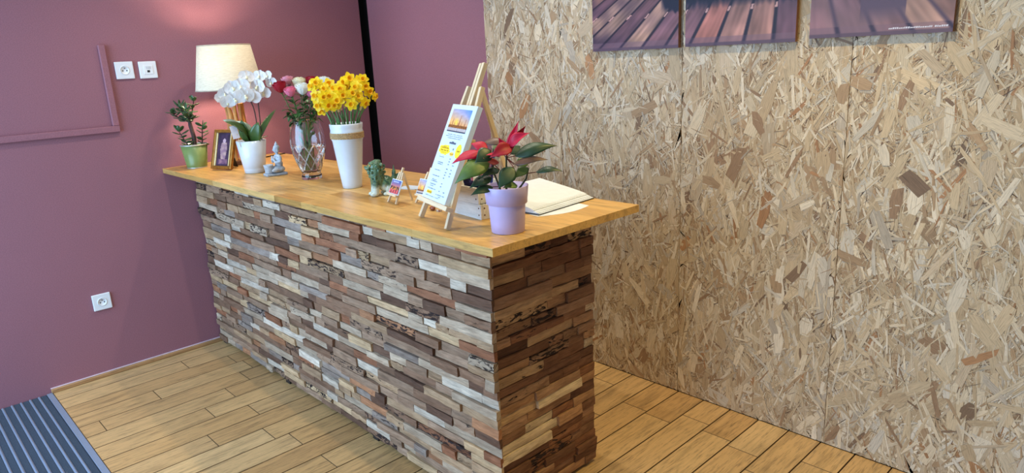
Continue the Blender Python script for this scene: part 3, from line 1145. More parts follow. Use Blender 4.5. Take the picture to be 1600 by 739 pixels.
M_STONE = plain('grey cast stone', (172, 182, 192), 0.8, 0.3, 0.1, 120, 0.3)
bd = empty('seated_figurine', (0.826, 0.251, HT), R(84), 'small grey stone seated figurine behind an offering bowl', 'figurine')
box('plinth', -0.050, 0.050, -0.030, 0.030, 0.0, 0.012, M_STONE, bd, b=0.004, seg=2)
parts = [
    ellipsoid((0.010, 0, 0.026), (0.034, 0.034, 0.018)),                      # crossed legs
    ellipsoid((-0.006, -0.026, 0.024), (0.026, 0.012, 0.011), (0, 0, 0.35)), ellipsoid((-0.006, 0.026, 0.024), (0.026, 0.012, 0.011), (0, 0, -0.35)),
    ellipsoid((0.018, 0, 0.050), (0.018, 0.022, 0.022)), ellipsoid((0.017, 0, 0.072), (0.017, 0.026, 0.020)),   # trunk
    ellipsoid((0.016, 0, 0.088), (0.013, 0.030, 0.009)),                      # shoulders
    ellipsoid((0.015, 0, 0.100), (0.007, 0.007, 0.012)),
    ellipsoid((0.013, 0, 0.119), (0.0150, 0.0135, 0.0175)),                  # head
    ellipsoid((0.0165, 0, 0.129), (0.0150, 0.0145, 0.0125)), ellipsoid((0.0165, 0, 0.142), (0.0085, 0.0085, 0.008)), ellipsoid((0.0165, 0, 0.151), (0.0035, 0.0035, 0.006)),
    ellipsoid((-0.0025, 0, 0.117), (0.0026, 0.0022, 0.005)),                  # nose
    ellipsoid((0.015, 0.0135, 0.115), (0.004, 0.0025, 0.009)), ellipsoid((0.015, -0.0135, 0.115), (0.004, 0.0025, 0.009)),
]
for sy in (-1, 1):
    parts.append(tube([(0.017, sy * 0.028, 0.087), (0.014, sy * 0.034, 0.064), (-0.002, sy * 0.020, 0.060), (-0.010, sy * 0.006, 0.076)], [0.009, 0.0085, 0.0065, 0.0055], 8))
parts.append(ellipsoid((-0.010, 0, 0.082), (0.005, 0.006, 0.010)))
fig = remeshed('figure', parts, M_STONE, bd, 0.0011, 2, loc=(0.004, 0, 0.002))
V, F = lathe([(0.0, 0.012), (0.017, 0.012), (0.020, 0.018), (0.018, 0.026), (0.0225, 0.048), (0.0235, 0.054), (0.0205, 0.054), (0.016, 0.040), (0.0, 0.036)], 24)
new('bowl', V, F, M_STONE, bd, True, loc=(-0.030, -0.004, 0))

# ------------------------------------------------------------------ crystal vase with roses
k = NT('cut crystal')
k.bs(Base_Color=(0.97, 0.98, 1.0, 1), Roughness=0.02, IOR=1.52, Transmission_Weight=1.0)
M_GLASS = k.m
k = NT('vase water')
k.bs(Base_Color=(0.93, 0.97, 0.93, 1), Roughness=0.0, IOR=1.33, Transmission_Weight=1.0)
M_WATER = k.m
gv = empty('crystal_vase', (1.082, 0.305, HT), R(62.7), 'cut crystal vase of roses with water in it', 'vase')


def cut(r, z_, a):
    if r < 0.02 or z_ < 0.03:
        return r
    if z_ > 0.155:
        return r - 0.0012 * (1 - abs(math.sin(a * 9)))
    s1 = abs(math.sin(a * 5 + z_ * 38))
    s2 = abs(math.sin(a * 5 - z_ * 38))
    g_ = max(0.0, 1 - s1 / 0.26) + max(0.0, 1 - s2 / 0.26)
    return r - 0.0036 * min(1.0, g_)


outer = [(0.0, 0.0), (0.044, 0.0), (0.046, 0.003), (0.045, 0.018), (0.040, 0.026), (0.044, 0.036)]
for i in range(1, 76):
    t = i / 75
    z_ = 0.036 + t * 0.226
    r = 0.044 + 0.0290 * math.sin(math.pi * (0.02 + 0.98 * min(1, t * 0.98)) * 0.92) + 0.0075 * t
    outer.append((r, z_))
inner = [(r - 0.0048, z_) for r, z_ in reversed(outer[6:])]
inner = [(max(0.01, r), z_) for r, z_ in inner] + [(0.034, 0.036), (0.0, 0.032)]
V1, F1 = lathe(outer, 240, fn=cut)
V2, F2 = lathe([outer[-1], (outer[-1][0] - 0.0024, outer[-1][1] + 0.0015)] + inner, 240)
V, F = merge([(V1, F1), (V2, F2)])
gb = new('glass_body', V, F, M_GLASS, gv, True)
k = NT('cut facet')
k.bs(Base_Color=(0.96, 0.97, 1.0, 1), Roughness=0.28, IOR=1.5, Transmission_Weight=0.72)
gb.data.materials.append(k.m)
for pf in gb.data.polygons:
    c_ = pf.center
    if 0.045 < c_.z < 0.150 and len(F1) > pf.index:
        a_ = math.atan2(c_.y, c_.x)
        if min(abs(math.sin(a_ * 5 + c_.z * 38)), abs(math.sin(a_ * 5 - c_.z * 38))) < 0.16:
            pf.material_index = 1
wp = [(r - 0.0054, z_) for r, z_ in outer[6:] if z_ < 0.150]
V, F = lathe([(0.0, 0.0335), (0.033, 0.0375)] + wp + [(wp[-1][0], 0.152), (0.0, 0.152)], 48)
new('water', V, F, M_WATER, gv, True)


def rose_bloom(rad, ht, seed):
    rr = random.Random(seed)
    parts = []
    cols = []
    for lay, (n_, rf, tf, curl) in enumerate(((3, 0.30, 1.00, 0.0), (4, 0.52, 1.02, 0.05), (5, 0.76, 0.98, 0.14), (5, 1.0, 0.90, 0.30))):
        for q in range(n_):
            a0 = 2 * math.pi * (q + 0.37 * lay) / n_ + rr.uniform(-.15, .15)
            V, F = [], []
            NI, NK = 6, 6
            half = math.pi / n_ * 1.45
            for i in range(NI + 1):
                f = i / NI
                prof = math.sin(min(1, f * 1.25 + 0.12) * math.pi / 2)
                for k_i in range(NK + 1):
                    s_ = -1 + 2 * k_i / NK
                    top_ = ht * tf * (1 - 0.16 * abs(s_) ** 2.5)
                    r = rad * rf * prof * (1 - 0.10 * f) + rad * curl * max(0, f - 0.6) * 1.6 + 0.0006
                    ang = a0 + s_ * half * (0.55 + 0.45 * prof)
                    V.append(Vector((r * math.cos(ang), r * math.sin(ang), top_ * f - rad * curl * max(0, f - 0.75) * 0.8)))
            for i in range(NI):
                for k_i in range(NK):
                    a = i * (NK + 1) + k_i
                    F.append((a, a + 1, a + NK + 2, a + NK + 1))
            parts.append((V, F))
    return merge(parts)


M_RLEAF = plain('rose leaf', (58, 92, 48), 0.4, 0.5, 0.25, 30)
M_RSTEM = plain('rose stem', (92, 124, 64), 0.5, 0.4, 0.15, 30)
ROSES = {'red': petal_mat('deep red rose', (166, 22, 44), 0.6, 0.15), 'pink': petal_mat('pink rose', (232, 132, 164), 0.6, 0.25), 'pale': petal_mat('pale pink rose', (226, 160, 178), 0.6, 0.25),
         'cream': petal_mat('cream rose', (238, 236, 208), 0.6, 0.25), 'white': petal_mat('white rose', (236, 240, 236), 0.6, 0.25)}
GM = Matrix.Translation((1.082, 0.305, HT)) @ Matrix.Rotation(R(62.7), 4, 'Z')


def rose(x, y, z_, colr, rad, label, seed):
    o = empty('cut_rose', GM @ Vector((0, 0, 0.04)), R(62.7), label, 'rose', 'roses in the crystal vase')
    rr = random.Random(seed)
    fx, fy = rr.uniform(-.02, .02), rr.uniform(-.02, .02)
    pth = bez((fx, fy, 0.004), (x * 0.25, y * 0.2, 0.20), (x, y, z_ - 0.04 - 0.02), 10)
    V, F = tube(pth, 0.0024, 6)
    new('stem', V, F, M_RSTEM, o, True)
    rad *= 1.10
    V, F = rose_bloom(rad, rad * 1.75, seed)
    ax = (pth[-1] - pth[-3]).normalized()
    q = (ax * 0.7 + Vector((0, -0.22, 0.6))).to_track_quat('Z', 'Y')
    b = new('bloom', V, F, ROSES[colr], o, True, loc=pth[-1])
    b.rotation_euler = q.to_euler()
    sp = [leaf_data((0, 0, 0), (0.018 * math.cos(t), 0.018 * math.sin(t), 0.004), 0.007, arch=-0.1, nl=4, nw=2) for t in (0, 1.26, 2.5, 3.8, 5.0)]
    sp.append(ellipsoid((0, 0, 0), (0.006, 0.006, 0.007), n=8, m=5))
    V, F = merge(sp)
    new('calyx', V, F, M_RLEAF, b, True)
    for t in (6, 7, 8):
        for s_ in (-1, 1):
            if rr.random() < 0.25:
                continue
            p = pth[t]
            d = Vector((s_ * rr.uniform(0.5, 1), rr.uniform(-1.0, 0.3), rr.uniform(-0.5, 0.35))).normalized()
            V, F = leaf_data(p, p + d * rr.uniform(0.040, 0.060), rr.uniform(0.022, 0.030), arch=0.12, fold=0.2, nl=6)
            new('leaf', V, F, M_RLEAF, o, True)
    return o


rose(-0.085, -0.02, 0.412, 'red', 0.025, 'dark red rose on the far left of the crystal vase', 1)
rose(-0.052, 0.03, 0.438, 'pale', 0.022, 'pale pink rose standing highest at the back of the vase', 2)
rose(-0.045, -0.045, 0.393, 'pink', 0.022, 'bright pink rose between the red rose and the cream rose', 3)
rose(-0.006, 0.02, 0.424, 'cream', 0.025, 'cream rose half hidden behind the front white rose', 4)
rose(0.004, -0.04, 0.398, 'white', 0.026, 'open white rose at the front centre of the bouquet', 5)
rose(0.046, 0.03, 0.427, 'red', 0.024, 'dark red rose partly hidden by a daffodil', 6)
rose(0.040, -0.03, 0.380, 'pink', 0.022, 'pink rose tucked against the daffodils', 7)
rose(0.100, 0.03, 0.423, 'white', 0.024, 'white rose peeping out behind the yellow daffodils', 8)
# loose foliage spray round the neck of the vase
fo = empty('foliage_spray', GM @ Vector((0, 0, 0.05)), R(62.7), 'green rose foliage spreading over the rim of the crystal vase', 'foliage')
rf_ = random.Random(31)
for i in range(7):
    az = i * 0.9 + 0.3
    pth = bez((rf_.uniform(-.02, .02), rf_.uniform(-.02, .02), 0), (0.02 * math.cos(az), 0.02 * math.sin(az), 0.18), (0.055 * math.cos(az), 0.055 * math.sin(az), 0.24 + rf_.uniform(-.01, .05)), 9)
    V, F = tube(pth, 0.0018, 5)
    new('twig', V, F, M_RSTEM, fo, True)
    for t in (6, 7, 8):
        for s_ in (-1, 1):
            p = pth[t]
            d = Vector((math.cos(az + s_ * 0.9), math.sin(az + s_ * 0.9), rf_.uniform(-0.75, 0.45))).normalized()
            V, F = leaf_data(p, p + d * rf_.uniform(0.04, 0.06), rf_.uniform(0.022, 0.032), arch=0.15, fold=0.2, nl=6)
            new('leaf', V, F, M_RLEAF, fo, True)

# ------------------------------------------------------------------ white vase with daffodils
VR = 59.6
vz = empty('white_vase', (1.458, 0.288, HT), R(VR), 'tall tapered white ceramic vase with a rope band', 'vase')
V, F = lathe([(0.0, 0.003), (0.037, 0.003), (0.0375, 0.0), (0.0395, 0.002), (0.041, 0.015), (0.0615, 0.196), (0.0650, 0.203), (0.0655, 0.206), (0.0635, 0.209), (0.0635, 0.226),
              (0.0655, 0.231), (0.066, 0.235), (0.0645, 0.240), (0.0662, 0.250), (0.0675, 0.262), (0.0665, 0.266), (0.0640, 0.266), (0.0620, 0.25), (0.058, 0.19), (0.036, 0.02), (0.0, 0.018)], 56)
new('vase_body', V, F, M_CERW, vz, True)
M_ROPE = plain('jute rope', (176, 146, 104), 0.9, 0.2, 0.25, 260, 0.6)
for zz in (0.2085, 0.2133, 0.2181, 0.2229, 0.2277):
    pts = []
    V, F = [], []
    n_ = 90
    m_ = 7
    for i in range(n_):
        a = 2 * math.pi * i / n_
        for j in range(m_):
            b = 2 * math.pi * j / m_
            tw = 1 + 0.18 * math.sin(a * 36 + b * 2)
            r = 0.0660 + 0.0027 * math.cos(b) * tw
            V.append((r * math.cos(a), r * math.sin(a), zz + 0.0027 * math.sin(b) * tw))
    for i in range(n_):
        for j in range(m_):
            i2, j2 = (i + 1) % n_, (j + 1) % m_
            F.append((i * m_ + j, i2 * m_ + j, i2 * m_ + j2, i * m_ + j2))
    new('rope_turn', V, F, M_ROPE, vz, True)

M_DAFP = petal_mat('daffodil petal', (255, 228, 34), 0.5, 0.3)
M_DAFC = petal_mat('daffodil trumpet', (255, 200, 18), 0.5, 0.25)
M_DSTEM = plain('daffodil stem', (84, 122, 66), 0.5, 0.4, 0.2, 40)
M_SHEATH = plain('papery sheath', (196, 174, 120), 0.7, 0.3, 0.15, 60)
parts = []
for q in range(6):
    parts.append(xf(leaf_data((0, 0, 0.002), (0, -0.004 if q % 2 else 0.001, 0.0235), 0.0165, up=(0, -1, 0), arch=-0.05, fold=0.12, nl=6, sharp=0.95), Matrix.Rotation(q * math.pi / 3, 4, 'Y')))
V, F = merge(parts)
dp = bpy.data.meshes.new('petals')
dp.from_pydata(V, [], F)
dp.polygons.foreach_set('use_smooth', [True] * len(F))
dp.materials.append(M_DAFP)
V, F = lathe([(0.0, 0.001), (0.0045, 0.001), (0.0058, 0.006), (0.0068, 0.010), (0.0092, 0.0128), (0.0082, 0.0120), (0.0056, 0.008), (0.0036, 0.004), (0.0, 0.003)], 18,
             fn=lambda r, z_, a: r * (1 + (0.10 * math.sin(a * 9) if z_ > 0.011 else 0)))
V = [(v[0], -v[2], v[1]) for v in V]
F = [tuple(f) for f in F]
dc = bpy.data.meshes.new('trumpet')
dc.from_pydata(V, [], F)
dc.polygons.foreach_set('use_smooth', [True] * len(F))
dc.materials.append(M_DAFC)
VM = Matrix.Translation((1.458, 0.288, HT)) @ Matrix.Rotation(R(VR), 4, 'Z')
DAF = [(-0.117, 0.420, -45, 5, 0), (-0.096, 0.431, -10, 10, 0), (-0.074, 0.378, 8, -5, -1), (-0.049, 0.378, -10, 5, -1), (-0.035, 0.344, 5, -10, -1), (-0.060, 0.346, 15, -10, -1), (-0.022, 0.360, -5, 5, -1),
       (-0.009, 0.401, 10, 10, -1), (0.009, 0.425, 0, 20, 0), (0.032, 0.440, 15, 15, 0), (0.055, 0.408, -15, 5, -1), (0.060, 0.372, 10, 5, -1), (0.091, 0.408, 20, 0, 0), (0.104, 0.386, 35, 0, 0),
       (0.126, 0.366, 55, -5, 0), (0.086, 0.436, 5, 10, 0), (0.084, 0.346, 25, -20, -1), (0.030, 0.344, -5, -5, -1), (-0.090, 0.322, -20, -25, 0), (-0.098, 0.345, -25, -10, 0), (-0.030, 0.405, -20, 15, 0),
       (-0.001, 0.380, 15, 0, -1), (-0.068, 0.407, -10, 10, 0), (-0.104, 0.383, -30, 0, 0), (0.040, 0.385, 5, 5, -1), (0.022, 0.412, -10, 12, 0), (0.070, 0.425, 15, 15, 1), (-0.050, 0.420, 0, 25, 1)]
DLAB = {2: 'daffodil on the left third of the bunch, middle height, in front', 3: 'daffodil left of the bunch centre, middle height, in front',
        6: 'daffodil just left of centre, lower middle height, in front', 7: 'daffodil at the centre of the bunch, upper middle height', 10: 'daffodil right of centre, upper middle height, in front',
        21: 'daffodil at the very centre of the bunch, middle height', 24: 'daffodil right of centre, middle height, in front', 22: 'daffodil on the left third of the bunch, upper tier',
        20: 'daffodil left of centre in the upper tier of the bunch', 25: 'daffodil right of centre in the upper tier of the bunch',
        1: 'daffodil in front of the white rose, second from the left top',
        8: 'upward facing daffodil left of the topmost middle one', 12: 'right hand daffodil with orange trumpet beside the black gap', 13: 'daffodil just above the small nodding one at right',
        19: 'left hand daffodil just above the lowest drooping one', 5: 'low front daffodil at the left, over the leftmost stems', 23: 'left edge daffodil touching the pink rose', 11: 'front daffodil right of centre, level with the rose heads below it',
        0: 'lone daffodil reaching left across the red rose', 14: 'small daffodil nodding at the far right of the bunch', 15: 'topmost daffodil on the right, crossing the black wall gap', 9: 'topmost daffodil in the middle of the bunch',
        18: 'lowest daffodil drooping on the left of the bunch', 16: 'lowest daffodil drooping on the right of the bunch', 4: 'low front daffodil left of centre above the stems', 17: 'low front daffodil right of centre above the stems'}
rd = random.Random(77)
for i, (x, z_, yaw, pit, dep) in enumerate(DAF):
    y = dep * 0.045 + rd.uniform(-.012, .012)
    lab = DLAB.get(i, 'daffodil mostly hidden at the back of the bunch in the white vase')
    o = empty('daffodil', VM @ Vector((0, 0, 0.03)), R(VR), lab, 'daffodil', 'daffodils in the white vase')
    head = Vector((x, y, z_ - 0.03))
    fx, fy = x * 0.42 + rd.uniform(-.008, .008), y * 0.5 + rd.uniform(-.008, .008)
    M = Matrix.Translation(head) @ Matrix.Rotation(R(yaw), 4, 'Z') @ Matrix.Rotation(R(-pit), 4, 'X') @ Matrix.Rotation(rd.uniform(0, 1), 4, 'Y') @ Matrix.Scale(rd.uniform(1.08, 1.32) * (0.75 if i == 14 else 1), 4)
    back = M @ Vector((0, 0.012, 0))
    pth = [Vector((fx * 0.5, fy * 0.5, 0.0)), Vector((fx, fy, 0.21))] + bez((fx * 1.15, fy * 1.1, 0.25), (x, y + 0.012, z_ - 0.03 + 0.022), back, 6) + [M @ Vector((0, 0.001, 0))]
    V, F = tube(pth, [0.0026] * (len(pth) - 2) + [0.003, 0.003], 6)
    new('stem', V, F, M_DSTEM, o, True)
    pe = link('petals', dp, o)
    pe.matrix_local = M
    link('trumpet', dc, pe)
    V, F = leaf_data(pth[3], pth[5], 0.009, up=(0, -1, 0), arch=0.15, nl=4, nw=2)
    new('sheath', V, F, M_SHEATH, o, True)

# ------------------------------------------------------------------ glazed guardian lion
k = NT('green drip glaze')
g_ = k.n('ShaderNodeSeparateXYZ', {0: k.obj()})
nz = k.noise(k.obj(), 70, 4, 0.6, 0.8)
hgt = k.n('ShaderNodeMath', {0: g_.outputs['Z'], 1: k.n('ShaderNodeMath', {0: nz, 1: 0.030}, operation='MULTIPLY').outputs[0]}, operation='ADD').outputs[0]
low = k.n('ShaderNodeMapRange', {'Value': hgt, 'From Min': 0.046, 'From Max': 0.060}).outputs[0]
gcol = k.ramp(k.noise(k.obj(), 55, 4, 0.65, 1.2), [(0.28, lin((28, 54, 52))), (0.42, lin((56, 92, 74))), (0.55, lin((104, 132, 94))), (0.66, lin((52, 80, 96))), (0.8, lin((170, 128, 60)))])
k.bs(Base_Color=k.mix(L4((208, 216, 200)), gcol, low), Roughness=0.16)
k.bump(k.noise(k.obj(), 110, 3, 0.6), 0.6, 0.004)
M_GLAZE = k.m
ln_ = empty('guardian_lion', (1.717, 0.250, HT), R(71), 'green glazed ceramic guardian lion with white paws', 'figurine')
P_ = [
    ellipsoid((0.000, 0, 0.070), (0.028, 0.026, 0.042)), ellipsoid((-0.006, 0, 0.088), (0.027, 0.027, 0.030)),       # chest
    ellipsoid((0.028, 0, 0.045), (0.034, 0.026, 0.032), (0, 0.5, 0)),                                              # back and rump
    ellipsoid((0.042, 0.018, 0.028), (0.022, 0.012, 0.027)), ellipsoid((0.042, -0.018, 0.028), (0.022, 0.012, 0.027)),   # haunches
    ellipsoid((-0.006, 0, 0.116), (0.027, 0.026, 0.024)),                                                        # head
    ellipsoid((-0.034, 0, 0.112), (0.014, 0.015, 0.009), (0, -0.25, 0)), ellipsoid((-0.029, 0, 0.099), (0.013, 0.012, 0.006), (0, 0.2, 0)),     # jaws
    ellipsoid((-0.044, 0, 0.115), (0.005, 0.007, 0.006)),
    ellipsoid((-0.020, -0.014, 0.128), (0.009, 0.006, 0.005)), ellipsoid((-0.020, 0.014, 0.128), (0.009, 0.006, 0.005)),      # brows
    ellipsoid((0.012, -0.022, 0.122), (0.006, 0.010, 0.008)), ellipsoid((0.012, 0.022, 0.122), (0.006, 0.010, 0.008)),        # ears
    ellipsoid((0.000, 0, 0.134), (0.018, 0.016, 0.008)),
    ellipsoid((0.060, 0, 0.060), (0.010, 0.012, 0.026), (0, 0.35, 0)), ellipsoid((0.064, 0, 0.082), (0.008, 0.010, 0.018), (0, 0.1, 0)), ellipsoid((0.065, 0, 0.100), (0.003, 0.004, 0.014)),   # flame tail
    ellipsoid((0.074, 0, 0.066), (0.006, 0.008, 0.016), (0, 0.5, 0)),
]
for sy in (-1, 1):
    P_.append(tube([(-0.012, sy * 0.014, 0.065), (-0.014, sy * 0.015, 0.035), (-0.016, sy * 0.015, 0.010)], [0.015, 0.0125, 0.0125], 9))
    P_.append(ellipsoid((-0.022, sy * 0.015, 0.009), (0.017, 0.011, 0.0095)))
    P_.append(ellipsoid((0.028, sy * 0.022, 0.008), (0.018, 0.010, 0.0085)))
rl2 = random.Random(2)
for i in range(26):                                    # mane curls on the chest and neck
    a = rl2.uniform(0, 2 * math.pi)
    z_ = rl2.uniform(0.060, 0.118)
    rr = 0.0265 + 0.004 * (z_ > 0.09)
    P_.append(ellipsoid((-0.003 + rr * math.cos(a), rr * math.sin(a), z_), (0.0055, 0.0055, 0.0065), n=8, m=6))
remeshed('lion_body', P_, M_GLAZE, ln_, 0.0012, 1)
for sy in (-1, 1):
    V, F = ellipsoid((-0.0285, sy * 0.0125, 0.121), (0.004, 0.004, 0.004), n=10, m=7)
    new('eye', V, F, plain('amber eye', (190, 140, 60), 0.2), ln_, True)

# ------------------------------------------------------------------ easels
TILT = R(25)


def easel_frame(root, wd, bot, topz, mast, sk, tray_z, stick, sh=0.0):
    """stick easel; local x across, leaning back in +y"""
    def P3(s_, t, d=0.0):
        return Vector((s_, t * math.sin(TILT) + d * math.cos(TILT), t * math.cos(TILT) - d * math.sin(TILT)))
    lift = stick * 0.5 * math.sin(TILT)
    up = Vector((0, 0, lift))
    beam('leg', P3(-bot, 0) + up, P3(-topz[0] + sh, topz[1]) + up, stick, stick, M_PINE, root)
    beam('leg', P3(bot, 0) + up, P3(topz[0] + sh, topz[1]) + up, stick, stick, M_PINE, root)
    if sh:
        for q in (-0.62, 0.62):
            beam('mast', P3(sh * 0.2 + q * stick, tray_z + stick) + up, P3(sh + q * stick, mast + q * 0.002) + up, stick, stick, M_PINE, root)
    else:
        beam('mast', P3(0, tray_z + stick) + up, P3(0, mast) + up, stick, stick, M_PINE, root)
    beam('cross_bar', P3(-sk + sh * 0.6, topz[1] * 0.62, stick) + up, P3(sk + sh * 0.6, topz[1] * 0.62, stick) + up, stick * 0.9, stick * 0.8, M_PINE, root, side=(0, 0, 1))
    beam('tray', P3(-wd / 2, tray_z, -stick * 1.15) + up, P3(wd / 2, tray_z, -stick * 1.15) + up, stick * 1.7, stick * 0.95, M_PINE, root, side=(0, 1, -0.45))
    tp = P3(sh * 0.8, mast * 0.86, stick)
    beam('rear_leg', (sh * 0.3, tp.y + tp.z * 0.25, stick * 0.30), tp, stick, stick * 0.9, M_PINE, root)
    return P3


ea = empty('display_easel', (2.272, 0.085, HT), R(-15.4), 'large pine display easel holding the price board', 'easel')
P3 = easel_frame(ea, 0.235, 0.108, (0.046, 0.450), 0.528, 0.075, 0.058, 0.0150, -0.030)
fdir = Matrix.Rotation(R(-15.4), 4, 'Z')
EM = Matrix.Translation((2.272, 0.085, HT)) @ fdir
BW, BH = 0.186, 0.316
bo = empty('price_board', EM @ P3(-0.006, 0.0685, -0.0262), R(-15.4), 'pale blue white price board with a skyline photo and yellow spots', 'board')
bt = Matrix.Rotation(-TILT, 4, 'X')
M_BOARD = plain('foam board', (212, 226, 240), 0.4, 0.4, 0.01)
V, F = box_data(-BW / 2, BW / 2, -0.0, 0.0175, 0.0, BH)
o = link('board', bev_mesh('board', V, F, M_BOARD, 0.0006), bo)
o.matrix_local = bt


def skyline(x, z_, w_=0.140, h_=0.075):
    u, v = x / w_, z_ / h_
    c = lerp3((238, 176, 110), (150, 160, 214), (v - 0.35) * 1.6 + (u - 0.5) * 0.5)
    c = lerp3(c, (84, 140, 216), (v - 0.75) * 2 + (u - 0.75) * 2)
    c = lerp3(c, (250, 210, 80), 1 - math.hypot((u - 0.36) * 1.4, v - 0.42) / 0.22)
    c = tuple(q * (1 + 0.08 * vnoise(u * 5, v * 8, 1.2, 4)) for q in c)
    for px_, ph, pw in ((0.18, 0.62, 0.035), (0.30, 0.45, 0.03), (0.54, 0.74, 0.045), (0.47, 0.42, 0.05), (0.66, 0.46, 0.04), (0.84, 0.60, 0.035), (0.93, 0.40, 0.03), (0.08, 0.42, 0.04)):
        if v < ph and abs(u - px_) < pw * (1 - v / ph) + 0.006:
            c = lerp3((150, 78, 56), (206, 120, 70), vnoise(u, v, 30) + 0.4)
    if v < 0.30:
        c = lerp3((176, 104, 44), (96, 60, 40), 0.5 + vnoise(u, v, 22))
    if v < 0.17:
        c = lerp3((214, 206, 206), (150, 130, 130), 0.4 + vnoise(u, 0, 40))
    if v < 0.06:
        c = (62, 66, 82)
    return c


def on_board(o):
    o.matrix_local = bt
    return o


on_board(painted('skyline_photo', 0.140, 0.075, 84, 48, skyline, M_PRINT, bo, (-0.073, -0.0004, 0.226), (1, 0, 0), (0, 0, 1)))
rt = random.Random(17)
TV, TF, TC = [], [], []


def mark(x, z_, w_, h_, c=(96, 112, 140)):
    k = len(TV)
    TV.extend([(x, -0.0005, z_), (x + w_, -0.0005, z_), (x + w_, -0.0005, z_ + h_), (x, -0.0005, z_ + h_)])
    TF.append((k, k + 1, k + 2, k + 3))
    TC.extend([lin(c)] * 4)


def textline(x0, x1, z_, h_=0.0022, c=(104, 122, 150), gap=0.18):
    x = x0
    while x < x1:
        wl = rt.uniform(0.0012, 0.0026) * h_ / 0.0022
        if rt.random() > gap:
            mark(x, z_, wl, h_ * rt.choice((0.7, 0.7, 1.0)), c)
        x += wl + 0.0007


for z_, a, b in ((0.2165, -0.055, 0.055), (0.2105, -0.066, 0.066), (0.2045, -0.050, 0.052)):
    textline(a, b, z_)
textline(-0.020, 0.022, 0.1875, 0.008, (84, 96, 120), 0.0)
rows_ = ((0.1400, -0.060, -0.022, 1), (0.1310, 0, 0, 2), (0.1220, -0.058, -0.020, 2), (0.1165, -0.060, -0.018, 0), (0.1070, 0, 0, 2), (0.0960, -0.064, -0.020, 2), (0.0870, 0, 0, 2),
         (0.0770, -0.066, -0.012, 1), (0.0640, -0.056, -0.026, 0), (0.0590, -0.062, -0.012, 1), (0.0490, -0.062, -0.020, 1), (0.0430, -0.056, -0.030, 0), (0.0340, -0.070, -0.002, 2))
for z_, a, b, n_ in rows_:
    if b - a > 0.01:
        textline(a, b, z_, 0.0028)
    if n_ >= 1:
        textline(0.020, 0.029, z_ - 0.001, 0.0032, gap=0)
    if n_ >= 2:
        textline(0.054, 0.063, z_ - 0.001, 0.0032, gap=0)
textline(0.006, 0.070, 0.0215, 0.0025)
textline(0.028, 0.046, 0.0155, 0.0025)
textline(-0.070, 0.040, 0.0105, 0.0022)


def blob(x, z_, rx, rz, c, jag=0.0, n=26, seed=0, y=-0.00045):
    rr = random.Random(seed)
    V = [(x, y, z_)]
    for i in range(n):
        a = 2 * math.pi * i / n
        f = 1 + rr.uniform(-jag, jag)
        V.append((x + rx * f * math.cos(a), y, z_ + rz * f * math.sin(a)))
    F = [(0, 1 + i, 1 + (i + 1) % n) for i in range(n)]
    return on_board(new('yellow_spot', V, F, M_PRINT, bo, col=lin(c)))


blob(-0.040, 0.1655, 0.042, 0.0165, (250, 226, 60), 0.14, 40, 4)
blob(0.021, 0.1560, 0.015, 0.0065, (252, 206, 90), 0.06, 20, 5)
blob(0.062, 0.1690, 0.0195, 0.0225, (240, 232, 60), 0.0, 32, 6)
on_board(box('yellow_label', -0.068, -0.028, -0.0006, -0.0004, 0.018, 0.0285, plain('yellow label ink', (248, 208, 60), 0.5), bo, b=0))
for z_, a, b, h_ in ((0.1700, -0.068, -0.012, 0.004), (0.1615, -0.066, -0.014, 0.0045), (0.1750, -0.055, -0.025, 0.002), (0.1555, -0.060, -0.020, 0.002), (0.1545, 0.011, 0.031, 0.003),
                      (0.1665, 0.054, 0.069, 0.005), (0.021, -0.064, -0.031, 0.0045)):
    textline(a, b, z_, h_, (190, 140, 30), 0.05)
textline(0.020, 0.024, 0.1690, 0.008, (120, 126, 130), 0)
TV = [(v[0], -0.0008, v[2]) for v in TV]
on_board(new('printed_lines', TV, TF, M_PRINT, bo, col=TC, kind='stuff'))


def mini(x, y, rz, label, clabel, fn, cw, ch):
    e = empty('mini_easel', (x, y, HT), R(rz), label, 'easel', 'miniature easels on the counter')
    P = easel_frame(e, 0.072, 0.033, (0.012, 0.118), 0.136, 0.018, 0.028, 0.0075)
    M = Matrix.Translation((x, y, HT)) @ Matrix.Rotation(R(rz), 4, 'Z')
    c = empty('mini_canvas', M @ P(0, 0.0335, -0.0085), R(rz), clabel, 'picture', 'miniature pictures on easels')
    V, F = box_data(-cw / 2, cw / 2, 0, 0.004, 0, ch)
    o = link('panel', bev_mesh('panel', V, F, M_BOARD, 0.0005), c)
    o.matrix_local = bt
    o = painted('print', cw - 0.006, ch - 0.006, 40, 36, fn, M_PRINT, c, (-cw / 2 + 0.003, -0.0004, 0.003), (1, 0, 0), (0, 0, 1))
    o.matrix_local = bt


def sunset(x, z_):
    u, v = x / 0.07, z_ / 0.05
    c = lerp3((222, 120, 110), (80, 96, 160), (v - 0.45) * 2.2)
    if 0.28 < v < 0.55:
        c = lerp3((232, 150, 70), (60, 40, 60), 0.5 + 1.3 * vnoise(u * 4, v * 3, 1.7, 3))
    if v <= 0.28:
        c = lerp3((226, 96, 96), (60, 40, 50), 0.2 + vnoise(u * 5, v * 4, 1.5, 9))
    if 0.82 < v < 0.93 and 0.15 < u < 0.8:
        c = lerp3(c, (220, 226, 240), 0.5 + vnoise(u * 22, 0, 1.6, 2))
    return c


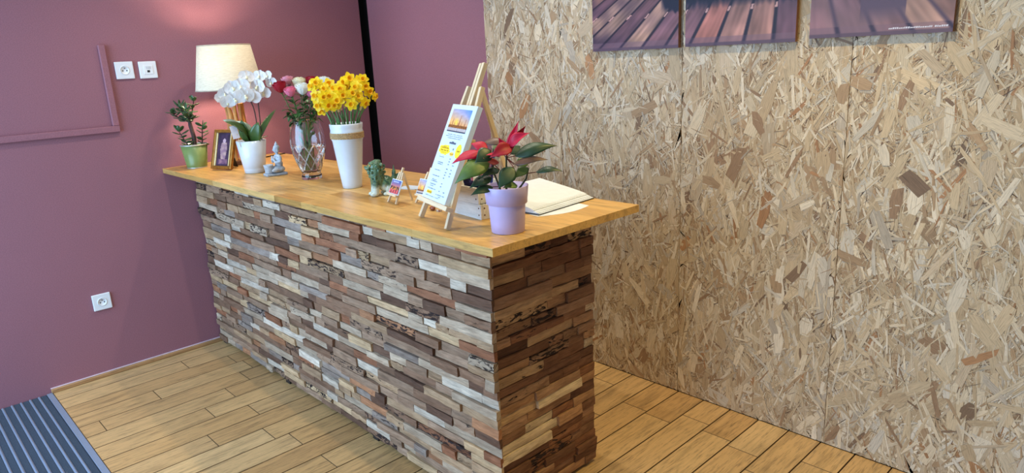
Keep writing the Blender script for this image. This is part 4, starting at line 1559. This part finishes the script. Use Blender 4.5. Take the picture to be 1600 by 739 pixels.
mini(1.890, 0.190, -9, 'miniature pine easel beside the glazed lion, with a red sunset card', 'small sunset card in blue and red beside the glazed lion', sunset, 0.080, 0.056)
mini(1.994, 0.243, -4, 'miniature pine easel half hidden by the large display easel', 'small skyline card with white border half hidden by the price board',
     lambda x, z_: skyline(x * 0.140 / 0.074, z_ * 0.075 / 0.052), 0.080, 0.058)
cd = empty('paper_cards', (1.69, 0.41, HT), R(20), 'few loose white paper cards lying behind the mini easels', 'cards')
for i in range(3):
    box('card', -0.045, 0.045, -0.030, 0.030, 0.0004 + i * 0.0009, 0.0011 + i * 0.0009, M_BOARD, cd, b=0, rot=(0, 0, R((0, 9, -6)[i])), loc=(0.006 * i, 0.004 * i, 0))
tagc = empty('clear_trinket', (2.13, 0.205, HT), 0, 'small brown and clear trinket on the counter under the easel tray', 'trinket')
V, F = merge([ellipsoid((0, 0, 0.008), (0.013, 0.009, 0.008))])
new('brown_bead', V, F, plain('brown bead', (140, 70, 40), 0.3), tagc, True, loc=(-0.018, 0, 0))
V, F = lathe([(0.0, 0.0), (0.010, 0.0), (0.011, 0.004), (0.009, 0.012), (0.0, 0.013)], 18)
new('clear_stopper', V, F, M_GLASS, tagc, True, loc=(0.012, 0.004, 0))

# ------------------------------------------------------------------ stacked white wooden trays with pens
M_SCREW = plain('brown screw', (92, 62, 46), 0.5)


def tray(x, y, z_, rz, w_, d_, h_, label, n):
    t = empty('wooden_tray', (x, y, z_), R(rz), label, 'tray', 'white wooden trays')
    th = 0.007
    box('side_board', -w_, 0, 0, th, 0.0, h_, M_CRATE, t, b=0.0012)
    box('side_board', -w_, 0, d_ - th, d_, 0.0, h_, M_CRATE, t, b=0.0012)
    box('end_board', -th, 0, th + 0.0003, d_ - th - 0.0003, 0.0, h_, M_CRATE, t, b=0.0012)
    box('end_board', -w_, -w_ + th, th + 0.0003, d_ - th - 0.0003, 0.0, h_, M_CRATE, t, b=0.0012)
    box('tray_floor', -w_ + th, -th, th, d_ - th, 0.001, 0.005, M_CRATE, t, b=0)
    for sx, sy, rot in ((-0.012, -0.0003, (R(90), 0, 0)), (0.0003, 0.014, (0, R(90), 0)), (0.0003, d_ - 0.014, (0, R(90), 0)), (-w_ + 0.012, -0.0003, (R(90), 0, 0))):
        for hz in (0.3, 0.75):
            V, F = lathe([(0.0, 0.0006), (0.0026, 0.0004), (0.003, -0.001)], 10)
            new('screw', V, F, M_SCREW, t, loc=(sx, sy, h_ * hz), rot=rot)
    return t


tray(2.365, 0.205, HT, -7, 0.205, 0.155, 0.049, 'lower white wooden tray standing on the counter behind the easel', 0)
tray(2.352, 0.208, HT + 0.0492, -4, 0.185, 0.148, 0.052, 'upper white wooden tray holding pens, stacked on the lower one', 1)
pens = ((2.285, 0.235, 2.262, 0.250, 0.155, (34, 98, 74), 0.0045, 'green pen leaning in the upper white tray'),
        (2.300, 0.275, 2.285, 0.290, 0.175, (214, 150, 178), 0.006, 'pink pen standing upright in the upper white tray'),
        (2.318, 0.290, 2.338, 0.30, 0.160, (40, 66, 170), 0.0045, 'blue pen behind the poinsettia leaves in the upper tray'),
        (2.270, 0.295, 2.264, 0.31, 0.150, (222, 200, 90), 0.0045, 'yellow pencil leaning in the upper white tray'),
        (2.322, 0.315, 2.340, 0.322, 0.150, (232, 232, 236), 0.005, 'white marker standing in the upper white tray'),
        (2.245, 0.27, 2.232, 0.300, 0.140, (190, 120, 170), 0.0045, 'mauve pen leaning in the upper white tray'))
for (x0, y0, x1, y1, ln2, c, r, lab) in pens:
    o = empty('pen', (x0, y0, HT + 0.056), 0, lab, 'pen', 'pens in the upper tray')
    d = (Vector((x1 - x0, y1 - y0, ln2))).normalized()
    V, F = tube([d * 0.012, d * (ln2 * 0.80)], r, 10)
    pm = plain('pen barrel', c, 0.35)
    new('barrel', V, F, pm, o, True)
    V, F = tube([d * 0.0, d * 0.012], [0.0008, r], 10)
    new('pen_tip', V, F, M_TIN, o, True)
    V, F = tube([d * (ln2 * 0.80 + 0.0002), d * ln2], [r * 1.12, r * 1.0], 10)
    new('pen_cap', V, F, plain('pen cap', tuple(q * 0.8 for q in c), 0.35), o, True)
pc = empty('fabric_pouch', (2.290, 0.236, HT + 0.055), R(10), 'crumpled dark navy pouch stuffed in the upper white tray', 'pouch')
P_ = [ellipsoid((0.0, 0, 0.032), (0.034, 0.016, 0.030)), ellipsoid((0.022, 0.002, 0.048), (0.018, 0.012, 0.020), (0, 0.5, 0)), ellipsoid((-0.020, 0.004, 0.056), (0.014, 0.012, 0.022), (0, -0.4, 0))]
remeshed('pouch_body', P_, plain('navy fabric', (34, 34, 78), 0.85, 0.2, 0.3, 60, 0.5), pc, 0.002, 2)

# ------------------------------------------------------------------ poinsettia
pn = empty('potted_poinsettia', (2.534, 0.159, HT), R(47.1), 'red poinsettia in a lilac plastic pot at the near corner', 'plant')
M_LILAC = plain('lilac plastic', (196, 180, 224), 0.38, 0.5, 0.015)
V, F = lathe([(0.0, 0.002), (0.047, 0.002), (0.048, 0.0), (0.0495, 0.002), (0.0545, 0.083), (0.0550, 0.0855), (0.0605, 0.0865), (0.0655, 0.137), (0.0650, 0.1385), (0.0632, 0.138), (0.058, 0.105), (0.0, 0.105)], 56)
new('pot', V, F, M_LILAC, pn, True, loc=(0.002, 0, 0))
V, F = lathe([(0.0, 0.112), (0.03, 0.111), (0.0585, 0.108)], 20)
new('soil', V, F, M_SOIL, pn, True, loc=(0.002, 0, 0))
M_PL = plain('poinsettia leaf', (36, 64, 42), 0.42, 0.45, 0.2, 26)
M_PL2 = plain('light poinsettia leaf', (86, 112, 50), 0.45, 0.4, 0.18, 26)
M_PL3 = plain('bronze poinsettia leaf', (92, 66, 54), 0.45, 0.4, 0.2, 26)
M_RB = petal_mat('red bract', (204, 18, 66), 0.5, 0.25)
M_RB2 = petal_mat('deep red bract', (166, 14, 44), 0.5, 0.2)
M_SAL = petal_mat('salmon bract back', (214, 104, 88), 0.5, 0.25)
M_PST = plain('poinsettia stem', (66, 72, 44), 0.6, 0.3, 0.2, 60)
M_PET = plain('petiole', (110, 40, 44), 0.6, 0.3, 0.2, 60)
ST = [bez((-0.010, 0.0, 0.105), (-0.018, 0.0, 0.14), (-0.031, -0.005, 0.175), 6) + [Vector((-0.033, -0.006, 0.205)), Vector((-0.045, -0.004, 0.235))],
      bez((0.002, 0.005, 0.105), (0.004, 0.005, 0.16), (0.007, 0.0, 0.218), 6) + [Vector((0.014, 0, 0.250))],
      bez((0.020, 0.0, 0.105), (0.045, 0.0, 0.13), (0.062, 0.0, 0.155), 6) + [Vector((0.070, 0.0, 0.185))]]
for s_ in ST:
    V, F = tube(s_, [0.0036 - 0.0002 * i for i in range(len(s_))], 7)
    new('stem', V, F, M_PST, pn, True)


def pleaf(node, b, t, wd, m_, up=(0, -0.3, 1), nm='leaf', **kw):
    V, F = leaf_data(b, t, wd * 0.88, up=up, nl=10, nw=6, sharp=0.72, pw=1.3, **kw)
    o = new(nm, V, F, m_, pn, True)
    s_ = o.modifiers.new('thickness', 'SOLIDIFY')
    s_.thickness = 0.0006
    if node is not None:
        V, F = tube([node, b, Vector(b).lerp(Vector(t), 0.12)], 0.0013, 5)
        new('petiole', V, F, M_PET, o, True)


A1, A2, A3 = Vector((-0.033, -0.006, 0.205)), Vector((0.007, 0, 0.218)), Vector((0.066, 0, 0.17))
pleaf(None, (0.009, -0.01, 0.225), (0.047, 0.00, 0.322), 0.030, M_RB, (-0.4, -1, 0.1), 'bract', fold=0.45, wav=0.12)
pleaf(None, (0.013, -0.015, 0.252), (0.076, -0.03, 0.290), 0.040, M_RB, (-0.4, -0.8, 0.6), 'bract', fold=0.35, wav=0.18, arch=0.12)
pleaf(None, (0.018, -0.005, 0.258), (0.066, -0.015, 0.308), 0.034, M_RB2, (0.5, -1, -0.2), 'bract', fold=0.4, wav=0.1)
pleaf(None, (0.026, -0.020, 0.252), (-0.040, -0.05, 0.228), 0.046, M_RB2, (0.1, -1, 0.6), 'bract', fold=0.3, arch=0.16)
pleaf(None, (0.010, -0.02, 0.235), (-0.012, -0.03, 0.280), 0.030, M_RB, (0, -1, 0.3), 'bract', fold=0.3)
pleaf(None, (-0.050, -0.005, 0.240), (-0.150, -0.03, 0.213), 0.046, M_RB, (0.1, -0.6, 1), 'bract', arch=0.14, fold=-0.25, wav=0.1)
pleaf(None, (-0.045, 0.0, 0.245), (-0.094, 0.02, 0.262), 0.040, M_RB, (0, -0.7, 0.8), 'bract', arch=0.15, fold=-0.2)
pleaf(None, (-0.014, -0.02, 0.208), (-0.058, -0.045, 0.228), 0.026, M_SAL, (0, -0.8, 0.8), 'bract', arch=-0.1, fold=0.2)
pleaf(None, (-0.010, -0.02, 0.225), (-0.050, -0.05, 0.236), 0.024, M_RB, (0, -0.5, 1), 'bract', arch=0.1)
pleaf(A1, (-0.036, -0.02, 0.246), (-0.082, -0.05, 0.216), 0.050, M_PL, (0.2, -1, 0.4), arch=0.12, fold=-0.15)
pleaf(A2, (0.012, 0.01, 0.262), (-0.072, 0.03, 0.254), 0.036, M_PL3, (0, -0.7, 1), arch=0.14, fold=-0.2)
pleaf(A1, (-0.040, -0.02, 0.212), (-0.143, -0.06, 0.160), 0.064, M_PL2, (0.2, -0.8, 0.8), arch=0.22, fold=-0.2)
pleaf(A1, (-0.060, 0.01, 0.224), (-0.100, 0.03, 0.214), 0.034, M_PL2, (0, -0.5, 1), arch=0.1)
pleaf(A1, (-0.037, -0.015, 0.168), (-0.103, -0.045, 0.143), 0.044, M_PL, (0, -0.7, 0.9), arch=0.12, fold=-0.15, wav=0.1)
pleaf(Vector((-0.018, 0, 0.135)), (-0.035, -0.025, 0.140), (-0.100, -0.055, 0.124), 0.036, M_PL, (0, -0.8, 0.8), arch=0.14, fold=-0.15)
pleaf(A1, (-0.014, -0.01, 0.186), (-0.068, -0.035, 0.172), 0.036, M_PL, (0, -0.7, 0.9), arch=0.14)
pleaf(A2, (0.026, -0.025, 0.195), (-0.020, -0.06, 0.140), 0.056, M_PL, (0, -1, 0.5), arch=0.08, fold=-0.1)
pleaf(None, (0.035, -0.02, 0.140), (-0.008, -0.05, 0.140), 0.030, M_PL2, (0, -0.8, 0.7), arch=0.15)
pleaf(A2, (0.030, 0.0, 0.222), (0.156, 0.0, 0.246), 0.050, M_PL, (0.1, -0.75, 0.7), arch=0.16, fold=-0.3)
pleaf(A2, (0.026, -0.01, 0.200), (0.126, -0.03, 0.211), 0.040, M_PL3, (0.0, -0.6, 1), arch=0.14, fold=-0.3)
pleaf(A3, (0.090, 0.0, 0.172), (0.168, -0.02, 0.174), 0.032, M_PL, (0, -0.6, 1), arch=0.16, fold=-0.2)
pleaf(A3, (0.068, -0.005, 0.188), (0.026, -0.03, 0.162), 0.034, M_PL2, (0, -0.9, 0.7), arch=0.12)
pleaf(A2, (0.040, 0.015, 0.190), (0.075, 0.04, 0.208), 0.04, M_PL2, (0, -0.8, 0.7), arch=0.1)
pleaf(A2, (0.020, 0.02, 0.225), (0.050, 0.05, 0.245), 0.04, M_PL, (0, -0.8, 0.7), arch=0.1)
pleaf(A2, (0.000, 0.02, 0.225), (-0.030, 0.05, 0.255), 0.04, M_PL2, (0, -0.8, 0.7), arch=0.1)

# ------------------------------------------------------------------ open register
M_PAPER = plain('white paper', (222, 228, 238), 0.75, 0.2, 0.015)
rg = empty('open_binder', (2.475, 0.355, HT), R(4), 'thick white paper register with a dark cover, wedge shaped, beside the poinsettia', 'binder')
box('cover', -0.275, 0.0, 0.0, 0.305, 0.0006, 0.0035, plain('dark grey cover', (66, 70, 80), 0.5), rg, b=0.001)
rw = random.Random(6)
NS = 9
for i in range(NS):
    # fanned sheaves: thin at the fore edge, raised towards the spine
    z0 = 0.0038 + 0.0016 * i
    z1 = 0.0038 + 0.0058 * i
    dx = -0.003 - 0.0042 * i + rw.uniform(-.004, .003)
    dy = 0.004 + rw.uniform(-.002, .003)
    V, F = [], []
    nn = 7
    for side in (0, 1):
        for e in (0, 1):
            for q in range(nn):
                t = q / (nn - 1)
                x = dx - t * (0.245 + dx)
                zz = z0 + (z1 - z0) * (t ** 0.9) + (0.0014 if e == 0 else 0) + (0.0042 * t if e == 0 else 0) + (0.0008 * math.sin(3 * t + i))
                V.append((x, dy if side == 0 else 0.298 + dy * 0.5 - 0.02 * (1 - min(1, (t - 0) * 1)) * 0, zz))
    def ix(side, e, q):
        return (side * 2 + e) * nn + q
    for q in range(nn - 1):
        F.append((ix(0, 0, q), ix(1, 0, q), ix(1, 0, q + 1), ix(0, 0, q + 1)))
        F.append((ix(0, 1, q), ix(0, 1, q + 1), ix(1, 1, q + 1), ix(1, 1, q)))
        F.append((ix(0, 0, q), ix(0, 0, q + 1), ix(0, 1, q + 1), ix(0, 1, q)))
        F.append((ix(1, 0, q), ix(1, 1, q), ix(1, 1, q + 1), ix(1, 0, q + 1)))
    F.append((ix(0, 0, 0), ix(0, 1, 0), ix(1, 1, 0), ix(1, 0, 0)))
    F.append((ix(0, 0, nn - 1), ix(1, 0, nn - 1), ix(1, 1, nn - 1), ix(0, 1, nn - 1)))
    new('sheaf', V, F, M_PAPER, rg, True).data.polygons.foreach_set('use_smooth', [False] * len(F))
ls = empty('loose_sheet', (2.485, 0.35, HT), R(-8), 'loose white sheet peeping out from under the register', 'paper')
V, F = [], []
for i in range(9):
    a = math.pi * i / 8
    V.append((0.028 * math.sin(a) - 0.004, 0.22 * i / 8 - 0.006, 0.0004))
    V.append((-0.20, 0.22 * i / 8 - 0.006, 0.0004))
F = [(2 * i, 2 * i + 2, 2 * i + 3, 2 * i + 1) for i in range(8)]
new('sheet', V, F, M_PAPER, ls)
